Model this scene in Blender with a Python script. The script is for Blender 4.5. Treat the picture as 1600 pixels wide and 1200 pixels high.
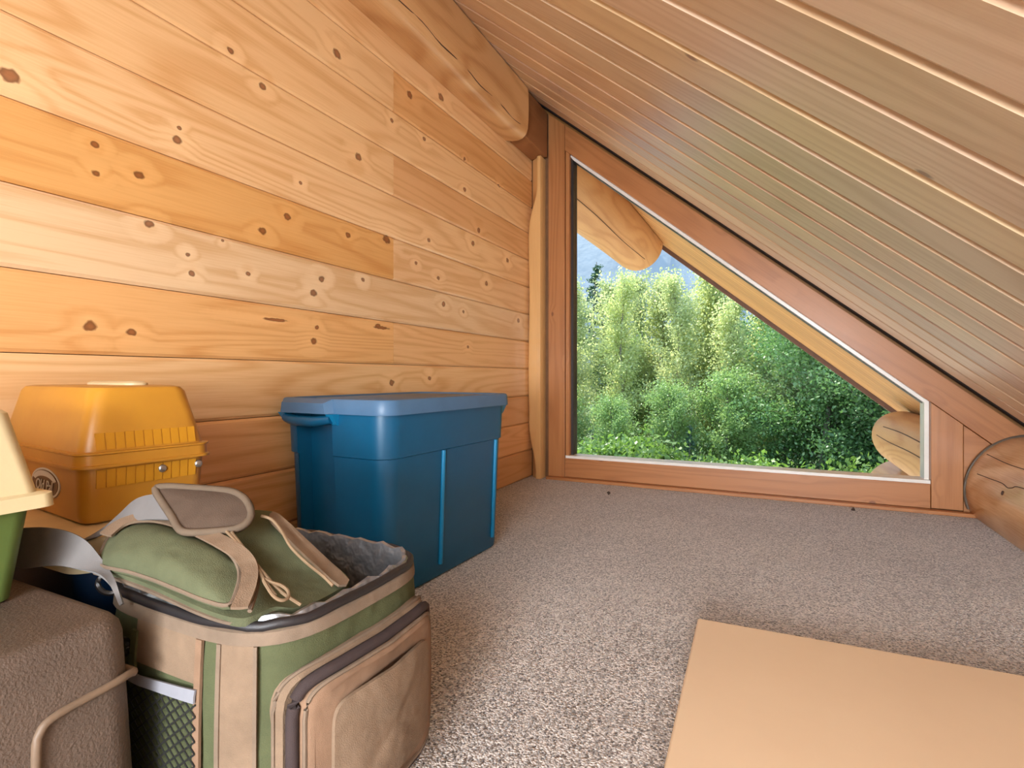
import bpy, bmesh, math, random
import numpy as np
from mathutils import Vector, Matrix

for o in list(bpy.data.objects):
    bpy.data.objects.remove(o)
scene = bpy.context.scene
COL = scene.collection
R = math.radians

# ------------------------------------------------------------------ camera
cam_data = bpy.data.cameras.new('camera')
cam_data.sensor_width = 36.0
cam_data.lens = 835.0 / 1600.0 * 36.0
cam_data.shift_y = -12.0 / 1600.0
cam_data.clip_start = 0.02
cam_data.clip_end = 2000
cam = bpy.data.objects.new('camera', cam_data)
COL.objects.link(cam)
cam.location = (0, 0, 0.5)
cam.rotation_euler = (R(90), 0, math.atan2(407, 835))
scene.camera = cam

# ------------------------------------------------------------------ sky, sun, added fill lights, exposure
world = bpy.data.worlds.new('world')
scene.world = world
world.use_nodes = True
wn = world.node_tree.nodes
wl = world.node_tree.links
wn.clear()
wo = wn.new('ShaderNodeOutputWorld')
bg = wn.new('ShaderNodeBackground')
tc = wn.new('ShaderNodeTexCoord')
sp = wn.new('ShaderNodeSeparateXYZ')
rp = wn.new('ShaderNodeValToRGB')
rp.color_ramp.elements[0].position = 0.0
rp.color_ramp.elements[0].color = (0.62, 0.74, 0.90, 1)
rp.color_ramp.elements[1].position = 0.6
rp.color_ramp.elements[1].color = (0.36, 0.56, 0.90, 1)
wl.new(tc.outputs['Generated'], sp.inputs[0])
wl.new(sp.outputs['Z'], rp.inputs['Fac'])
wl.new(rp.outputs['Color'], bg.inputs['Color'])
bg.inputs['Strength'].default_value = 3.0
wl.new(bg.outputs[0], wo.inputs[0])

sun_d = bpy.data.lights.new('sun', 'SUN')
sun_d.energy = 13.0
sun_d.angle = R(2)
sun_d.color = (1.0, 0.95, 0.84)
sun = bpy.data.objects.new('sun', sun_d)
COL.objects.link(sun)
sun.rotation_euler = Vector((0.45, -0.30, -0.85)).to_track_quat('-Z', 'Y').to_euler()


def area(name, loc, aim, sx, sy, power, color):
    d = bpy.data.lights.new(name, 'AREA')
    d.shape = 'RECTANGLE'
    d.size = sx
    d.size_y = sy
    d.energy = power
    d.color = color
    o = bpy.data.objects.new(name, d)
    COL.objects.link(o)
    o.location = loc
    o.rotation_euler = (Vector(aim) - Vector(loc)).to_track_quat('-Z', 'Y').to_euler()
    return o


area('overhead_fill', (-0.18, -0.62, 1.00), (-0.85, 0.75, 0.20), 0.6, 0.6, 15.0, (0.90, 0.95, 1.0))  # added fill from above, reaches behind the boxes; no fixture hangs here
area('bounce_fill', (0.12, -0.70, 0.80), (-0.62, 0.25, 0.20), 0.7, 0.8, 17.0, (0.90, 0.95, 1.0))  # added stand-in for flash light bounced off the sloping ceiling
area('far_end_fill', (0.22, -1.6, 0.50), (0.05, 2.1, 0.45), 0.8, 0.5, 34.0, (0.90, 0.95, 1.0)).data.spread = R(95)  # added fill with a narrowed beam, brightens the carpet near the window

vs = scene.view_settings
vs.view_transform = 'Standard'
vs.look = 'None'
vs.exposure = -0.10
vs.gamma = 1.0
vs.use_curve_mapping = False


# ------------------------------------------------------------------ helpers
def tag(o, label=None, cat=None, group=None, kind=None):
    if label: o['label'] = label
    if cat: o['category'] = cat
    if group: o['group'] = group
    if kind: o['kind'] = kind
    return o


def empty(name, loc=(0, 0, 0), rz=0.0):
    o = bpy.data.objects.new(name, None)
    o.empty_display_size = 0.05
    COL.objects.link(o)
    o.location = loc
    o.rotation_euler = (0, 0, rz)
    return o


def link(name, me, mat=None, parent=None, smooth=False, M=None):
    if mat is not None and len(me.materials) == 0:
        me.materials.append(mat)
    if smooth:
        me.polygons.foreach_set('use_smooth', [True] * len(me.polygons))
    o = bpy.data.objects.new(name, me)
    COL.objects.link(o)
    if M is not None:
        o.matrix_world = M
    if parent is not None:
        o.parent = parent
    return o


def mesh(name, verts, faces):
    me = bpy.data.meshes.new(name)
    me.from_pydata([tuple(v) for v in verts], [], faces)
    bm = bmesh.new()
    bm.from_mesh(me)
    bmesh.ops.recalc_face_normals(bm, faces=bm.faces)
    bm.to_mesh(me)
    bm.free()
    return me


def autosmooth(o, ang=35):
    me = o.data
    me.polygons.foreach_set('use_smooth', [True] * len(me.polygons))
    try:
        me.set_sharp_from_angle(angle=R(ang))
    except Exception:
        pass
    return o


def bm_mesh(name, bm):
    bmesh.ops.recalc_face_normals(bm, faces=bm.faces)
    me = bpy.data.meshes.new(name)
    bm.to_mesh(me)
    bm.free()
    return me


def box_mesh(name, x0, x1, y0, y1, z0, z1, bevel=0.0, seg=2):
    bm = bmesh.new()
    bmesh.ops.create_cube(bm, size=1)
    for v in bm.verts:
        v.co = ((x0 + x1) / 2 + v.co.x * (x1 - x0), (y0 + y1) / 2 + v.co.y * (y1 - y0), (z0 + z1) / 2 + v.co.z * (z1 - z0))
    if bevel > 0:
        bmesh.ops.bevel(bm, geom=list(bm.edges), offset=bevel, segments=seg, profile=0.5, affect='EDGES')
    return bm_mesh(name, bm)


def prism_xz(name, poly, y0, y1, bevel=0.0):
    n = len(poly)
    v = [(x, y0, z) for x, z in poly] + [(x, y1, z) for x, z in poly]
    f = [list(range(n)), list(range(2 * n - 1, n - 1, -1))]
    f += [[i, (i + 1) % n, n + (i + 1) % n, n + i] for i in range(n)]
    me = mesh(name, v, f)
    if bevel > 0:
        bm = bmesh.new()
        bm.from_mesh(me)
        bmesh.ops.bevel(bm, geom=list(bm.edges), offset=bevel, segments=2, profile=0.5, affect='EDGES')
        me2 = bm_mesh(name, bm)
        return me2
    return me


def loft(name, loops, cap0=True, cap1=True):
    n = len(loops[0])
    v = [p for L in loops for p in L]
    f = []
    for k in range(len(loops) - 1):
        for i in range(n):
            j = (i + 1) % n
            f.append([k * n + i, k * n + j, (k + 1) * n + j, (k + 1) * n + i])
    if cap0: f.append(list(range(n - 1, -1, -1)))
    if cap1: f.append([(len(loops) - 1) * n + i for i in range(n)])
    return mesh(name, v, f)


def tube(name, pts, rad, n=8, closed=False, caps=True):
    pts = [Vector(p) for p in pts]
    m = len(pts)
    rads = rad if isinstance(rad, (list, tuple)) else [rad] * m
    loops = []
    up = Vector((0.123, 0.217, 0.968)).normalized()
    for i, p in enumerate(pts):
        if closed:
            t = pts[(i + 1) % m] - pts[i - 1]
        else:
            t = pts[min(i + 1, m - 1)] - pts[max(i - 1, 0)]
        t.normalize()
        a = t.cross(up)
        if a.length < 1e-3: a = t.cross(Vector((1, 0, 0)))
        a.normalize()
        b = t.cross(a)
        loops.append([p + (a * math.cos(2 * math.pi * k / n) + b * math.sin(2 * math.pi * k / n)) * rads[i] for k in range(n)])
    if closed:
        loops.append(loops[0])
        return loft(name, loops, False, False)
    return loft(name, loops, caps, caps)


def spline(pts, per=6, closed=False):
    pts = [Vector(p) for p in pts]
    m = len(pts)
    out = []
    rng = range(m) if closed else range(m - 1)
    for i in rng:
        if closed:
            p0, p1, p2, p3 = pts[i - 1], pts[i], pts[(i + 1) % m], pts[(i + 2) % m]
        else:
            p0, p1, p2, p3 = pts[max(i - 1, 0)], pts[i], pts[i + 1], pts[min(i + 2, m - 1)]
        for k in range(per):
            t = k / per
            out.append(0.5 * ((2 * p1) + (p2 - p0) * t + (2 * p0 - 5 * p1 + 4 * p2 - p3) * t * t + (3 * p1 - p0 - 3 * p2 + p3) * t ** 3))
    if not closed: out.append(pts[-1])
    return out


def rrect(w, l, r, z, n=6, cx=0.0, cy=0.0):
    """rounded rectangle loop (w along x, l along y)"""
    out = []
    for sx, sy, a0 in ((1, 1, 0), (-1, 1, 90), (-1, -1, 180), (1, -1, 270)):
        for k in range(n + 1):
            a = R(a0 + 90 * k / n)
            out.append((cx + sx * (w / 2 - r) + r * math.cos(a), cy + sy * (l / 2 - r) + r * math.sin(a), z))
    return out


def pillow(name, outline, bulge, thick=0.004, rings=5, power=2.0, per=3):
    """closed cushion over a 3-D outline: domed front, flat back"""
    o = spline(outline, per, True) if per > 1 else [Vector(p) for p in outline]
    c = sum(o, Vector()) / len(o)
    nrm = Vector()
    for i in range(len(o)):
        nrm += (o[i] - c).cross(o[(i + 1) % len(o)] - c)
    nrm.normalize()
    if nrm.z < -0.2 or (abs(nrm.z) <= 0.2 and nrm.x < 0): nrm = -nrm
    loops = [[p - nrm * thick for p in o], list(o)]
    for k in range(1, rings):
        s = 1 - k / rings
        hgt = bulge * (1 - s ** power)
        loops.append([c + (p - c) * s + nrm * hgt for p in o])
    n = len(o)
    v = [p for L in loops for p in L] + [c + nrm * bulge]
    f = []
    for k in range(len(loops) - 1):
        for i in range(n):
            j = (i + 1) % n
            f.append([k * n + i, k * n + j, (k + 1) * n + j, (k + 1) * n + i])
    b = (len(loops) - 1) * n
    for i in range(n):
        f.append([b + i, b + (i + 1) % n, len(v) - 1])
    f.append(list(range(n - 1, -1, -1)))
    return mesh(name, v, f)


def ribbon(name, pairs, th=0.0018, per=6):
    a = spline([p[0] for p in pairs], per)
    b = spline([p[1] for p in pairs], per)
    m = len(a)
    rows = []
    for i in range(m):
        t = a[min(i + 1, m - 1)] - a[max(i - 1, 0)]
        w = b[i] - a[i]
        nn = t.cross(w)
        if nn.length > 0: nn.normalize()
        mid = (a[i] + b[i]) / 2
        rows.append([a[i] + nn * th, mid + nn * th * 1.5, b[i] + nn * th, b[i] - nn * th, mid - nn * th * 0.5, a[i] - nn * th])
    return loft(name, rows, True, True)


# ------------------------------------------------------------------ materials
class NT:
    def __init__(s, name):
        s.m = bpy.data.materials.new(name)
        s.m.use_nodes = True
        s.t = s.m.node_tree
        s.t.nodes.clear()
        s.out = s.t.nodes.new('ShaderNodeOutputMaterial')

    def n(s, typ, **kw):
        x = s.t.nodes.new('ShaderNode' + typ)
        for k, v in kw.items():
            setattr(x, k, v)
        return x

    def l(s, a, b):
        s.t.links.new(a, b)

    def val(s, sock, v):
        if hasattr(v, 'is_linked') or isinstance(v, bpy.types.NodeSocket):
            s.l(v, sock)
        else:
            sock.default_value = v

    def math(s, op, a, b=0.0, c=0.0, clamp=False):
        x = s.n('Math', operation=op)
        x.use_clamp = clamp
        s.val(x.inputs[0], a)
        s.val(x.inputs[1], b)
        s.val(x.inputs[2], c)
        return x.outputs[0]

    def vmath(s, op, a, b=None):
        x = s.n('VectorMath', operation=op)
        s.val(x.inputs[0], a)
        if b is not None: s.val(x.inputs[1], b)
        return x

    def mix(s, fac, a, b, blend='MIX'):
        x = s.n('Mix', data_type='RGBA', blend_type=blend)
        s.val(x.inputs[0], fac)
        for sock, v in ((x.inputs[6], a), (x.inputs[7], b)):
            if isinstance(v, tuple):
                sock.default_value = (v[0], v[1], v[2], 1)
            else:
                s.l(v, sock)
        return x.outputs[2]

    def noise(s, vec, scale, detail=2.0, rough=0.5):
        x = s.n('TexNoise')
        x.inputs['Scale'].default_value = scale
        x.inputs['Detail'].default_value = detail
        x.inputs['Roughness'].default_value = rough
        if vec is not None: s.l(vec, x.inputs['Vector'])
        return x.outputs['Fac']

    def ramp(s, fac, lo, hi):
        x = s.n('MapRange')
        x.clamp = True
        s.val(x.inputs[0], fac)
        x.inputs[1].default_value = lo
        x.inputs[2].default_value = hi
        return x.outputs[0]

    def scaled(s, vec, sc, off=(0, 0, 0)):
        x = s.n('Mapping')
        s.l(vec, x.inputs[0])
        x.inputs['Scale'].default_value = sc
        x.inputs['Location'].default_value = off
        return x.outputs[0]

    def bsdf(s, color, rough=0.5, coat=0.0, spec=0.5, metal=0.0, crough=0.22, bump=None, bstr=0.3, bdist=0.002, trans=0.0):
        p = s.n('BsdfPrincipled')
        if isinstance(color, tuple):
            p.inputs['Base Color'].default_value = (*color[:3], 1)
        else:
            s.l(color, p.inputs['Base Color'])
        s.val(p.inputs['Roughness'], rough)
        p.inputs['Metallic'].default_value = metal
        p.inputs['Specular IOR Level'].default_value = spec
        p.inputs['Coat Weight'].default_value = coat
        p.inputs['Coat Roughness'].default_value = crough
        if bump is not None:
            b = s.n('Bump')
            b.inputs['Strength'].default_value = bstr
            b.inputs['Distance'].default_value = bdist
            s.l(bump, b.inputs['Height'])
            s.l(b.outputs[0], p.inputs['Normal'])
        s.l(p.outputs[0], s.out.inputs[0])
        return p


def wood(name, light, dark, axis, rough=0.4, coat=0.15, freq=9.0, cross=7.0, along=0.55, amt=0.55, knots=None, kscale=4.5,
         kmin=0.045, knotcol=(0.15, 0.05, 0.018), spec=0.45, rand=True, crough=0.22, slope=0.0):
    t = NT(name)
    geo = t.n('NewGeometry')
    pos = geo.outputs['Position']
    oi = t.n('ObjectInfo')
    if rand:
        off = t.vmath('SCALE', (3.1, 7.7, 5.3))
        t.l(t.math('MULTIPLY', oi.outputs['Random'], 9.0), off.inputs['Scale'])
        p2 = t.vmath('ADD', pos, off.outputs[0]).outputs[0]
    else:
        p2 = pos
    if slope:
        vr = t.n('VectorRotate', rotation_type='Y_AXIS')
        t.l(p2, vr.inputs['Vector'])
        vr.inputs['Angle'].default_value = -slope
        p2 = vr.outputs[0]
    sc = [cross] * 3
    sc['xyz'.index(axis)] = along
    st = t.scaled(p2, tuple(sc))
    base = t.noise(st, 1.0, 1.5, 0.45)
    # knots
    if knots:
        d = None
        for ky, kz, kr, *stretch in knots:
            v = t.vmath('SUBTRACT', pos, (0, ky, kz)).outputs[0]
            v = t.vmath('MULTIPLY', v, (0.0, 0.8 / kr / (stretch[0] if stretch else 1.0), 1.0 / kr)).outputs[0]
            ln = t.vmath('LENGTH', v).outputs['Value']
            d = ln if d is None else t.math('MINIMUM', d, ln)
        wob = t.math('MULTIPLY', t.math('SUBTRACT', t.noise(pos, 90.0, 1.0), 0.5), 0.8)
        dk = t.math('ADD', d, wob)
        halo = t.ramp(dk, 5.0, 0.8)
        kmask = t.ramp(dk, 1.02, 0.72)
        kin = t.ramp(dk, 0.75, 0.25)
    else:
        vo = t.n('TexVoronoi')
        vsc = [kscale] * 3
        vsc['xyz'.index(axis)] = kscale * 0.55
        t.l(t.scaled(p2, tuple(vsc)), vo.inputs['Vector'])
        vo.inputs['Scale'].default_value = 1.0
        d = vo.outputs['Distance']
        halo = t.ramp(d, kmin * 3.5, kmin)
        kmask = t.ramp(d, kmin, kmin * 0.55)
        kin = t.ramp(d, kmin * 0.6, kmin * 0.2)
    ringv = t.math('ADD', t.math('MULTIPLY', base, freq), t.math('MULTIPLY', halo, 0.9))
    s = t.math('SINE', t.math('MULTIPLY', ringv, 6.2832))
    ring = t.math('POWER', t.math('MULTIPLY', t.math('ADD', s, 1.0), 0.5), 2.2)
    fs = [320.0] * 3
    fs['xyz'.index(axis)] = 9.0
    fib = t.noise(t.scaled(p2, tuple(fs)), 1.0, 2.0)
    ls = [3.0] * 3
    ls['xyz'.index(axis)] = 0.8
    large = t.noise(t.scaled(p2, tuple(ls)), 1.0, 1.0)
    fac = t.math('ADD', t.math('MULTIPLY', ring, amt * 0.55), t.math('MULTIPLY', t.math('SUBTRACT', fib, 0.5), amt * 0.9))
    fac = t.math('ADD', fac, t.math('MULTIPLY', t.math('SUBTRACT', large, 0.42), amt * 1.1), clamp=True)
    col = t.mix(fac, light, dark)
    lit = tuple(min(1, c * 1.18 + 0.02) for c in light)
    if knots:
        col = t.mix(t.math('MULTIPLY', halo, 0.35), col, lit)
    kc = t.mix(kin, knotcol, tuple(min(1, c * 2.0) for c in knotcol))
    col = t.mix(t.math('MULTIPLY', kmask, 0.88), col, kc)
    col = t.mix(1.0, col, oi.outputs['Color'], 'MULTIPLY')
    t.bsdf(col, rough, coat, spec, crough=crough, bump=fac, bstr=0.12, bdist=0.001)
    return t.m


def plain(name, col, rough=0.5, spec=0.5, coat=0.0, var=0.12, vscale=18.0, bscale=400.0, bstr=0.1, bdist=0.0006, metal=0.0, col2=None):
    t = NT(name)
    tcn = t.n('TexCoord')
    vec = tcn.outputs['Object']
    n1 = t.noise(vec, vscale, 4.0, 0.6)
    c2 = col2 or tuple(c * (1 - 2.2 * var) for c in col)
    c = t.mix(t.ramp(n1, 0.35, 0.72), col, c2)
    b = t.noise(vec, bscale, 2.0)
    t.bsdf(c, rough, coat, spec, metal, bump=b, bstr=bstr, bdist=bdist)
    return t.m


def fabric(name, col, weave=900.0, var=0.10, rough=0.85):
    t = NT(name)
    tcn = t.n('TexCoord')
    vec = tcn.outputs['Object']
    n1 = t.noise(vec, 25.0, 4.0, 0.6)
    c = t.mix(t.ramp(n1, 0.3, 0.75), tuple(min(1, x * (1 + var)) for x in col), tuple(x * (1 - 2.2 * var) for x in col))
    h = t.noise(vec, weave, 1.0)
    big = t.noise(vec, 28.0, 2.0)
    h = t.math('ADD', t.math('MULTIPLY', h, 0.35), t.math('MULTIPLY', big, 2.4))
    t.bsdf(c, rough, 0, 0.2, bump=h, bstr=0.55, bdist=0.003)
    return t.m


def leaf_mat(name, col, col2, tr=0.5):
    t = NT(name)
    geo = t.n('NewGeometry')
    oi = t.n('ObjectInfo')
    n1 = t.noise(geo.outputs['Position'], 1.3, 3.0)
    n2 = t.n('TexWhiteNoise')
    t.l(t.vmath('SNAP', geo.outputs['Position'], (0.15, 0.15, 0.15)).outputs[0], n2.inputs['Vector'])
    f = t.math('ADD', t.math('MULTIPLY', n1, 0.6), t.math('MULTIPLY', n2.outputs['Value'], 0.45), clamp=True)
    c = t.mix(f, col, col2)
    c = t.mix(1.0, c, oi.outputs['Color'], 'MULTIPLY')
    d = t.n('BsdfDiffuse')
    tl = t.n('BsdfTranslucent')
    gl = t.n('BsdfGlossy')
    gl.inputs['Roughness'].default_value = 0.5
    t.l(c, d.inputs[0])
    t.l(c, tl.inputs[0])
    mx = t.n('MixShader')
    mx.inputs[0].default_value = tr
    t.l(d.outputs[0], mx.inputs[1])
    t.l(tl.outputs[0], mx.inputs[2])
    m2 = t.n('MixShader')
    m2.inputs[0].default_value = 0.05
    t.l(mx.outputs[0], m2.inputs[1])
    t.l(gl.outputs[0], m2.inputs[2])
    t.l(m2.outputs[0], t.out.inputs[0])
    return t.m


def glass_mat():
    t = NT('window_glass')
    tr = t.n('BsdfTransparent')
    tr.inputs[0].default_value = (0.97, 0.985, 0.98, 1)
    gl = t.n('BsdfGlossy')
    gl.inputs['Roughness'].default_value = 0.02
    fr = t.n('Fresnel')
    fr.inputs[0].default_value = 1.45
    mx = t.n('MixShader')
    t.l(t.math('MULTIPLY', fr.outputs[0], 0.006), mx.inputs[0])
    t.l(tr.outputs[0], mx.inputs[1])
    t.l(gl.outputs[0], mx.inputs[2])
    t.l(mx.outputs[0], t.out.inputs[0])
    return t.m


def carpet_mat():
    t = NT('carpet')
    geo = t.n('NewGeometry')
    pos = geo.outputs['Position']
    vo = t.n('TexVoronoi')
    vo.inputs['Scale'].default_value = 300.0
    t.l(pos, vo.inputs['Vector'])
    wn_ = t.n('TexWhiteNoise')
    t.l(vo.outputs['Color'], wn_.inputs['Vector'])
    rnd = wn_.outputs['Value']
    n1 = t.noise(pos, 210.0, 2.0, 0.6)
    n2 = t.noise(pos, 2.2, 3.0, 0.6)
    f = t.math('ADD', t.math('MULTIPLY', rnd, 0.62), t.math('MULTIPLY', n1, 0.75))
    f = t.math('ADD', f, t.math('MULTIPLY', t.math('SUBTRACT', n2, 0.5), 0.30))
    f = t.math('SUBTRACT', f, 0.05)
    cr = t.n('ValToRGB')
    e = cr.color_ramp.elements
    e[0].position = 0.36
    e[0].color = (0.055, 0.036, 0.028, 1)
    e[1].position = 1.0
    e[1].color = (0.90, 0.80, 0.71, 1)
    m = e.new(0.56)
    m.color = (0.36, 0.295, 0.25, 1)
    m = e.new(0.74)
    m.color = (0.66, 0.58, 0.525, 1)
    t.l(f, cr.inputs[0])
    hgt = t.math('ADD', t.math('MULTIPLY', vo.outputs['Distance'], -1.0), n1)
    p = t.bsdf(cr.outputs[0], 0.95, 0, 0.1, bump=hgt, bstr=0.9, bdist=0.005)
    p.inputs['Sheen Weight'].default_value = 1.0
    p.inputs['Sheen Roughness'].default_value = 0.45
    return t.m


KNOTS = [(0.412, 0.976, 0.0122), (0.53, 0.913, 0.006), (0.532, 0.862, 0.006), (0.604, 0.884, 0.0082), (0.677, 0.979, 0.0088), (0.681, 1.005, 0.0049), (0.95, 0.897, 0.0096), (0.878, 0.844, 0.0091), (0.992, 0.995, 0.0049), (1.162, 0.901, 0.0082), (0.621, 0.795, 0.0084), (0.698, 0.751, 0.005), (0.707, 0.714, 0.006), (0.776, 0.798, 0.0042), (0.84, 0.736, 0.0055), (1.062, 0.76, 0.009), (1.035, 0.719, 0.0101), (1.223, 0.785, 0.0071), (0.523, 0.589, 0.0102), (0.591, 0.583, 0.0081), (1.035, 0.593, 0.0101), (1.046, 0.629, 0.0064), (1.356, 0.48, 0.0107), (1.619, 0.856, 0.0087), (1.653, 0.765, 0.0106), (1.793, 0.752, 0.0075), (1.484, 0.884, 0.0065), (1.559, 0.979, 0.0084), (1.867, 1.036, 0.0116), (2.179, 1.028, 0.0109), (1.979, 0.892, 0.0101), (2.295, 0.765, 0.0114), (1.827, 0.617, 0.0076), (1.563, 0.493, 0.0084), (1.914, 1.1, 0.0118), (1.532, 1.323, 0.0083), (1.449, 1.437, 0.0128), (1.636, 1.516, 0.014), (1.12, 1.393, 0.0133), (0.796, 1.225, 0.0075), (0.878, 1.186, 0.0091), (1.331, 0.928, 0.015), (1.204, 1.14, 0.0112), (1.356, 1.311, 0.0076), (1.802, 1.233, 0.0094), (1.802, 1.353, 0.0075), (2.097, 1.342, 0.0085), (0.915, 0.637, 0.0045, 7.0), (1.309, 0.650, 0.0055, 6.0), (1.29, 0.655, 0.006, 2.0)]

M_WALL = wood('pine_wall', (0.84, 0.54, 0.285), (0.64, 0.32, 0.115), 'y', 0.36, 0.2, freq=15.0, cross=8.0, amt=0.85, knots=KNOTS)
M_CEIL = wood('ceiling_boards', (0.70, 0.52, 0.37), (0.52, 0.33, 0.19), 'x', 0.42, 0.9, freq=13.0, cross=8.0, amt=0.85, kmin=0.06, kscale=6.0, slope=math.atan(0.8333), crough=0.36, spec=0.6)
M_TRIM = wood('fir_trim_upright', (0.46, 0.195, 0.066), (0.32, 0.115, 0.034), 'z', 0.42, 0.15, freq=12.0, cross=9.0, amt=0.8, kmin=0.075, kscale=9.0)
M_TRIMX = wood('fir_trim_level', (0.44, 0.18, 0.06), (0.30, 0.105, 0.032), 'x', 0.42, 0.15, freq=12.0, cross=9.0, amt=0.8, kmin=0.075, kscale=9.0)
M_RAKE = wood('fir_trim_sloping', (0.44, 0.18, 0.06), (0.30, 0.105, 0.032), 'x', 0.42, 0.15, freq=12.0, cross=9.0, amt=0.8, kmin=0.085, kscale=8.0, slope=math.atan(0.8333))
M_LOG = wood('peeled_log', (0.72, 0.41, 0.18), (0.52, 0.24, 0.08), 'y', 0.38, 0.2, freq=9.0, cross=4.0, along=1.3, amt=1.1, kmin=0.03, kscale=3.0)
M_EAVE = wood('eave_log_wood', (0.86, 0.54, 0.27), (0.56, 0.24, 0.06), 'y', 0.28, 0.35, freq=3.0, cross=6.0, along=3.0, amt=1.2, kmin=0.04)
M_OUTLOG = wood('weathered_log', (0.56, 0.29, 0.11), (0.38, 0.155, 0.045), 'y', 0.5, 0.05, freq=14.0, cross=4.0, along=0.5, amt=0.9, kmin=0.04)
M_TENON = wood('dark_stained_wood', (0.34, 0.145, 0.055), (0.24, 0.09, 0.03), 'y', 0.45, 0.1, amt=0.5)
M_POST = wood('pale_slab_wood', (0.74, 0.43, 0.17), (0.55, 0.27, 0.09), 'z', 0.30, 0.35, freq=5.0, amt=0.5, kmin=0.03)
M_GROOVE = plain('dark_joint', (0.10, 0.045, 0.02), 0.8)
M_BACK = plain('wall_backing', (0.22, 0.10, 0.04), 0.8)
M_SOFFIT = wood('soffit_boards', (0.52, 0.25, 0.075), (0.36, 0.15, 0.04), 'x', 0.5, 0.05, freq=9.0, amt=0.7, kmin=0.03, slope=math.atan(0.8333))
M_FASCIA = plain('dark_fascia', (0.16, 0.075, 0.04), 0.6)
M_VINYL = plain('cream_window_frame', (0.84, 0.81, 0.75), 0.3, var=0.05)
M_GASKET = plain('black_gasket', (0.025, 0.02, 0.018), 0.5)
M_GLASS = glass_mat()
M_CARPET = carpet_mat()
M_ROOF = plain('roof_metal', (0.12, 0.10, 0.09), 0.6)

XW, YG = -1.085, 2.44
PITCH = 0.1345
SL = 0.8333
CA, SA = math.cos(math.atan(SL)), math.sin(math.atan(SL))


def zc(x):
    return 0.968 - SL * x


# ------------------------------------------------------------------ floor
floor = link('floor', box_mesh('floor', -1.3, 1.2, -2.6, 2.62, -0.05, 0.0), M_CARPET)
tag(floor, 'speckled brown and grey cut pile carpet covering the loft floor', kind='structure')


# ------------------------------------------------------------------ board meshes
def board_mesh(name, length, width, thick, bev, dep, gap=0.0008):
    """length along x, width along y, face at z=0 looking to +z"""
    h = width / 2 - gap
    prof = [(-h, -thick), (h, -thick), (h, -dep), (h - bev, 0), (-h + bev, 0), (-h, -dep)]
    n = len(prof)
    v = [(-length / 2, a, b) for a, b in prof] + [(length / 2, a, b) for a, b in prof]
    f = [list(range(n)), list(range(2 * n - 1, n - 1, -1))] + [[i, (i + 1) % n, n + (i + 1) % n, n + i] for i in range(n)]
    return mesh(name, v, f)


# ------------------------------------------------------------------ left wall, board by board
wall_left = link('wall_left', box_mesh('wall_left', XW - 0.10, XW - 0.019, -2.6, 2.46, 0, 1.95), M_BACK)
tag(wall_left, 'knotty pine board wall rising behind the stored boxes', kind='structure')
JY = 1.365
tints = {0: ((.86, .74, .60), (.86, .74, .60)), 1: ((1.08, .94, .78), (.95, .84, .70)), 2: ((1.08, .92, .74), (.95, .84, .70)),
         3: ((1.02, 1.0, .92), (1.0, .94, .84)), 4: ((.98, .84, .62), (.98, .90, .78)), 5: ((1.0, 1.09, 1.20), (1.06, 1.06, 1.04)),
         6: ((.94, .78, .50), (1.05, 1.06, 1.06)), 7: ((1.10, 1.10, 1.06), (1.02, .98, .92)), 8: ((1.08, 1.06, .98), (.96, .84, .70)),
         9: ((1.10, 1.08, 1.0), (1.0, .95, .85)), 10: ((1.10, 1.10, 1.04), (.98, .84, .64)), 11: ((1.08, 1.06, 1.0), (1.0, .9, .78)),
         12: ((1.0, .95, .85), (.95, .85, .7)), 13: ((1.0, .95, .85), (.95, .85, .7))}
Mwall = Matrix(((0, 0, 1, 0), (1, 0, 0, 0), (0, 1, 0, 0), (0, 0, 0, 1)))  # local x->Y, y->Z, z->X
segs = {0: ((-2.6, JY), (JY, 2.455)), 1: ((-2.6, 0.1), (0.1, 2.455))}
bmeshes = {}
for k in range(14):
    for si, (a, b) in enumerate(segs[k % 2]):
        key = (k % 2, si)
        if key not in bmeshes:
            bmeshes[key] = board_mesh('wall_board', b - a - 0.0012, PITCH, 0.019, 0.006, 0.0045)
        Mx = Matrix.Translation((XW, (a + b) / 2, PITCH * (k + 0.5))) @ Mwall
        o = link('board', bmeshes[key], M_WALL, wall_left, M=Mx)
        c = tints[k][si if k % 2 == 0 else (0 if k in (1, 3, 9, 11, 13) else 0)]
        o.color = (*c, 1)

# ------------------------------------------------------------------ ceiling
ceiling = link('ceiling', mesh('ceiling', [(-1.5, -2.6, zc(-1.5) + .026), (1.05, -2.6, zc(1.05) + .026), (1.05, 2.46, zc(1.05) + .026), (-1.5, 2.46, zc(-1.5) + .026),
                                            (-1.5, -2.6, zc(-1.5) + .06), (1.05, -2.6, zc(1.05) + .06), (1.05, 2.46, zc(1.05) + .06), (-1.5, 2.46, zc(-1.5) + .06)],
                              [[0, 1, 2, 3], [7, 6, 5, 4], [0, 4, 5, 1], [1, 5, 6, 2], [2, 6, 7, 3], [3, 7, 4, 0]]), M_BACK)
tag(ceiling, 'sloping tongue and groove board ceiling over the loft', kind='structure')


def slope_board(name, me, mat, parent, yc, x0, x1, n):
    xm = (x0 + x1) / 2
    # local x -> down the slope, local y -> -Y, local z -> into the room
    Mx = Matrix(((CA, 0, -SA, xm), (0, -1, 0, yc), (-SA, 0, -CA, zc(xm)), (0, 0, 0, 1)))
    return link(name, me, mat, parent, M=Mx)


_h, _l = PITCH / 2 - 0.0008, (1.0 + 1.45) / CA / 2
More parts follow.
